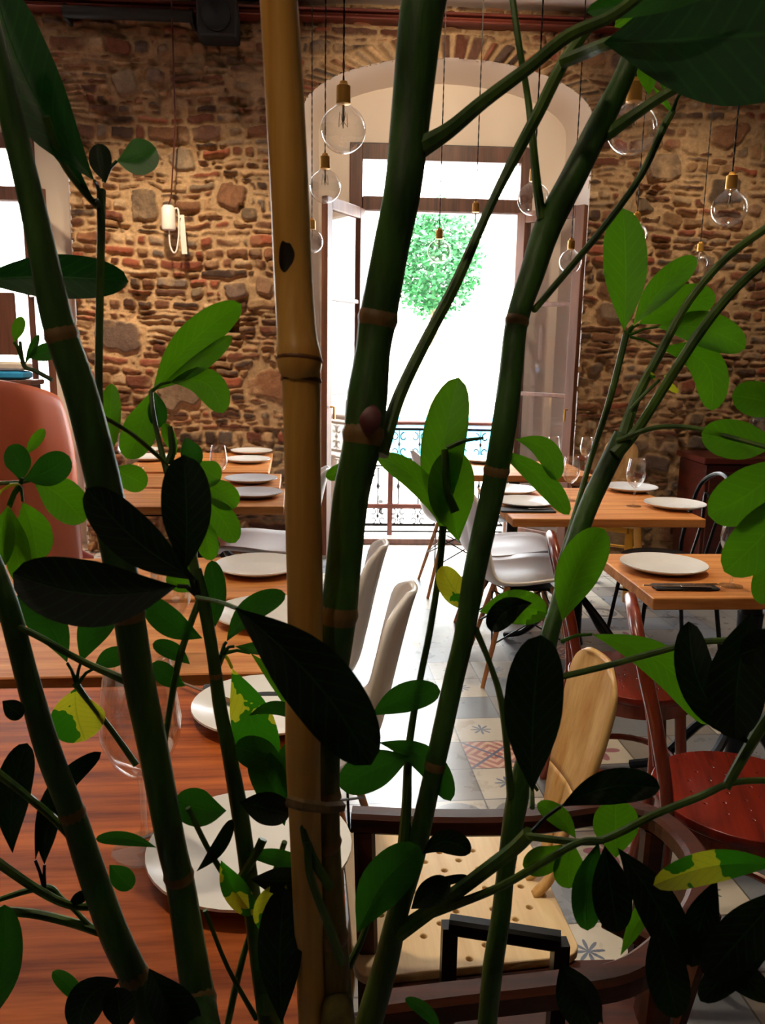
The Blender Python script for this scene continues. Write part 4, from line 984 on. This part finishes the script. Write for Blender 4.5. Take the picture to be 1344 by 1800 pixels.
# middle
leaf(s10,775,935,806,663,74,.64,'leaf',-14,twist=.25); leaf(s10,806,952,800,790,78,.63,'leaf',-10); leaf(s10,774,922,662,800,42,.63,'leaf',22); leaf(s4,606,806,572,838,24,.52,'leaf',-8); leaf(s10,650,700,612,690,26,.6,'leaf') 
leaf(s7,905,772,978,845,40,.58,'leaf',-24); leaf(s7,872,790,1000,905,38,.58,'leaf',-14); leaf(s7,838,1076,776,995,44,.6,'vari',-8); leaf(s7,842,1075,962,1078,58,.60,'leaf',-10,wave=.5); leaf(s7,935,1060,862,1110,44,.57,'thick',14,wave=.4)
leaf(s8,988,1092,1062,930,74,.64,'leaf',-12); leaf(s8,1040,1115,1250,1275,62,.60,'leaf',-34,node=(985,1128)); leaf(s8,935,1392,950,1116,98,.46,'thick',-6)
leaf(s7,652,1258,774,1215,50,.6,'mid',-10); leaf(s7,665,1305,792,1408,46,.6,'mid',-28); leaf(s7,722,1330,598,1385,66,.59,'mid',6)
leaf(sc6,628,1640,738,1488,78,.57,'mid',-14); leaf(s7,742,1502,826,1500,42,.58,'thick',-22); leaf(s7,722,1598,788,1545,46,.58,'thick'); leaf(s7,735,1560,822,1540,16,.58,'thick'); leaf(s7,775,1815,712,1755,24,.52,'mid',8)
# right side
leaf(s10b,1096,582,1094,366,74,.76,'leaf',4,node=(1100,590)); leaf(s10b,1112,572,1224,452,46,.76,'leaf',-8,node=(1100,590)); leaf(s10b,1122,570,1258,520,60,.77,'leaf',-8,node=(1102,590)); leaf(s10b,1155,575,1310,612,62,.76,'leaf',-16,node=(1104,590)); leaf(s10b,1160,612,1250,722,60,.76,'leaf',-44,node=(1106,592))
leaf(s8,1152,668,1142,655,8,.7,'vari'); leaf(s8,1162,668,1192,690,12,.7,'vari'); leaf(s8,1165,662,1188,654,8,.7,'vari'); stem('branch',[(1108,720,3,.7),(1130,695,3,.7),(1158,668,3,.7)],'petiole',s8,6)
leaf(s8,1370,778,1232,762,66,.62,'leaf',-4); leaf(s8,1390,720,1286,695,60,.63,'leaf',4); leaf(s8,1390,800,1244,905,86,.56,'leaf',-12); leaf(s8,1395,850,1272,1005,86,.55,'leaf',-14); leaf(s8,1368,960,1336,1062,52,.56,'leaf')
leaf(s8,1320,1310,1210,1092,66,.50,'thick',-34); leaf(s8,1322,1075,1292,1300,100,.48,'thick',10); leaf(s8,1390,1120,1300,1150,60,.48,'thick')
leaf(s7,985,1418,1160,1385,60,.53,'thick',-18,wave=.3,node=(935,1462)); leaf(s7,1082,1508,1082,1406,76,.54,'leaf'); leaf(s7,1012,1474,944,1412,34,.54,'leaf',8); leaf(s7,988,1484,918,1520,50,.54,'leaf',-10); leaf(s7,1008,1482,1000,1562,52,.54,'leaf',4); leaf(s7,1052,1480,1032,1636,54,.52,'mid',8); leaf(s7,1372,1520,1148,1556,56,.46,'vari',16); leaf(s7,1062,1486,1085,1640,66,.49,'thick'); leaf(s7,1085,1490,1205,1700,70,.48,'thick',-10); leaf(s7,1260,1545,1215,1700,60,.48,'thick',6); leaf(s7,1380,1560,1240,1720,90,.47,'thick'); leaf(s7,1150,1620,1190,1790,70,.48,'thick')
leaf(s7,1370,1650,1230,1760,60,.48,'thick',8); leaf(s7,1180,1620,1360,1760,54,.48,'thick'); leaf(s7,1090,1680,1150,1560,30,.5,'leaf')
leaf(s7,985,1690,1040,1810,70,.5,'thick'); leaf(s7,1060,1800,1000,1710,40,.5,'thick')
# upper
leaf(s4,1060,75,1460,45,232,.46,'deep',6,fold=.1,arc=.05,twist=.3); stem('branch',[(990,108,12,.515),(1030,92,12,.50),(1070,76,11,.48),(1130,66,8,.47)],'petiole',s4,8); leaf(s7,1140,168,1136,88,36,.58,'leaf'); leaf(s7,1165,160,1172,92,28,.58,'leaf'); leaf(s7,1080,48,1112,22,32,.58,'leaf'); leaf(s4,1300,-30,1030,20,50,.45,'mid')
leaf(s7,1195,165,1300,130,16,.6,'mid',node=(1182,195)); leaf(s7,1146,150,1180,195,10,.61,'leaf'); leaf(s8,1342,262,1380,250,30,.7,'leaf')
leaf(s4,243,0,264,-30,34,.5,'leaf') if False else None
# pot on the floor
MB().lathe([(0,.02),(.11,.02),(.12,.04),(.165,.30),(.18,.31),(.18,.35),(.165,.35),(.155,.31),(0,.30)],k=36).build('pot',M['pot'],plant)
MB().lathe([(0,.325),(.158,.32)],k=24).build('soil',M['soil'],plant)
# bamboo cane
c0=BASE+Vector((0,0,0))
cn=thing('bamboo_cane','upright golden bamboo cane with a dark-spotted node in front of the stone wall','cane',BASE)
q=cr([(486,-60,33,.44),(496,100,34,.45),(508,320,34,.46),(515,480,34,.47),(521,585,35,.47),(526,635,40,.47),(529,670,34,.475),(531,800,32,.48),(534,950,32,.49),(536,1100,31,.50),(532,1290,31,.51),(536,1450,28,.53),(542,1620,26,.55),(549,1800,25,.57),(556,1950,24,.6),(640,2500,22,.9)],5)
MB().tube([at(a[0],a[1],a[3]) for a in q],[a[2]/F*a[3] for a in q],16).build('pole',M['cane'],cn,off=BASE)
for y,x,r,d in((632,526,40.5,.47),(668,529,35.5,.475)):
    p=at(x,y,d); u=(at(x+.5,y-8,d)-p).normalized(); MB().tube([p-u*.0012,p-u*.0004,p+u*.0004,p+u*.0012],[r/F*d*.995,r/F*d*1.02,r/F*d*1.02,r/F*d*.995],16).build('node_ring',M['cane_ring'],cn,off=BASE)
a_=MB(); a_.tube([at(505,1408,.50),at(530,1415,.497),at(570,1420,.505),at(600,1418,.52)],.0035,6); tag(a_.build('garden_tie',M['ring']),'brown tie binding the bamboo cane to the middle green stem','tie')
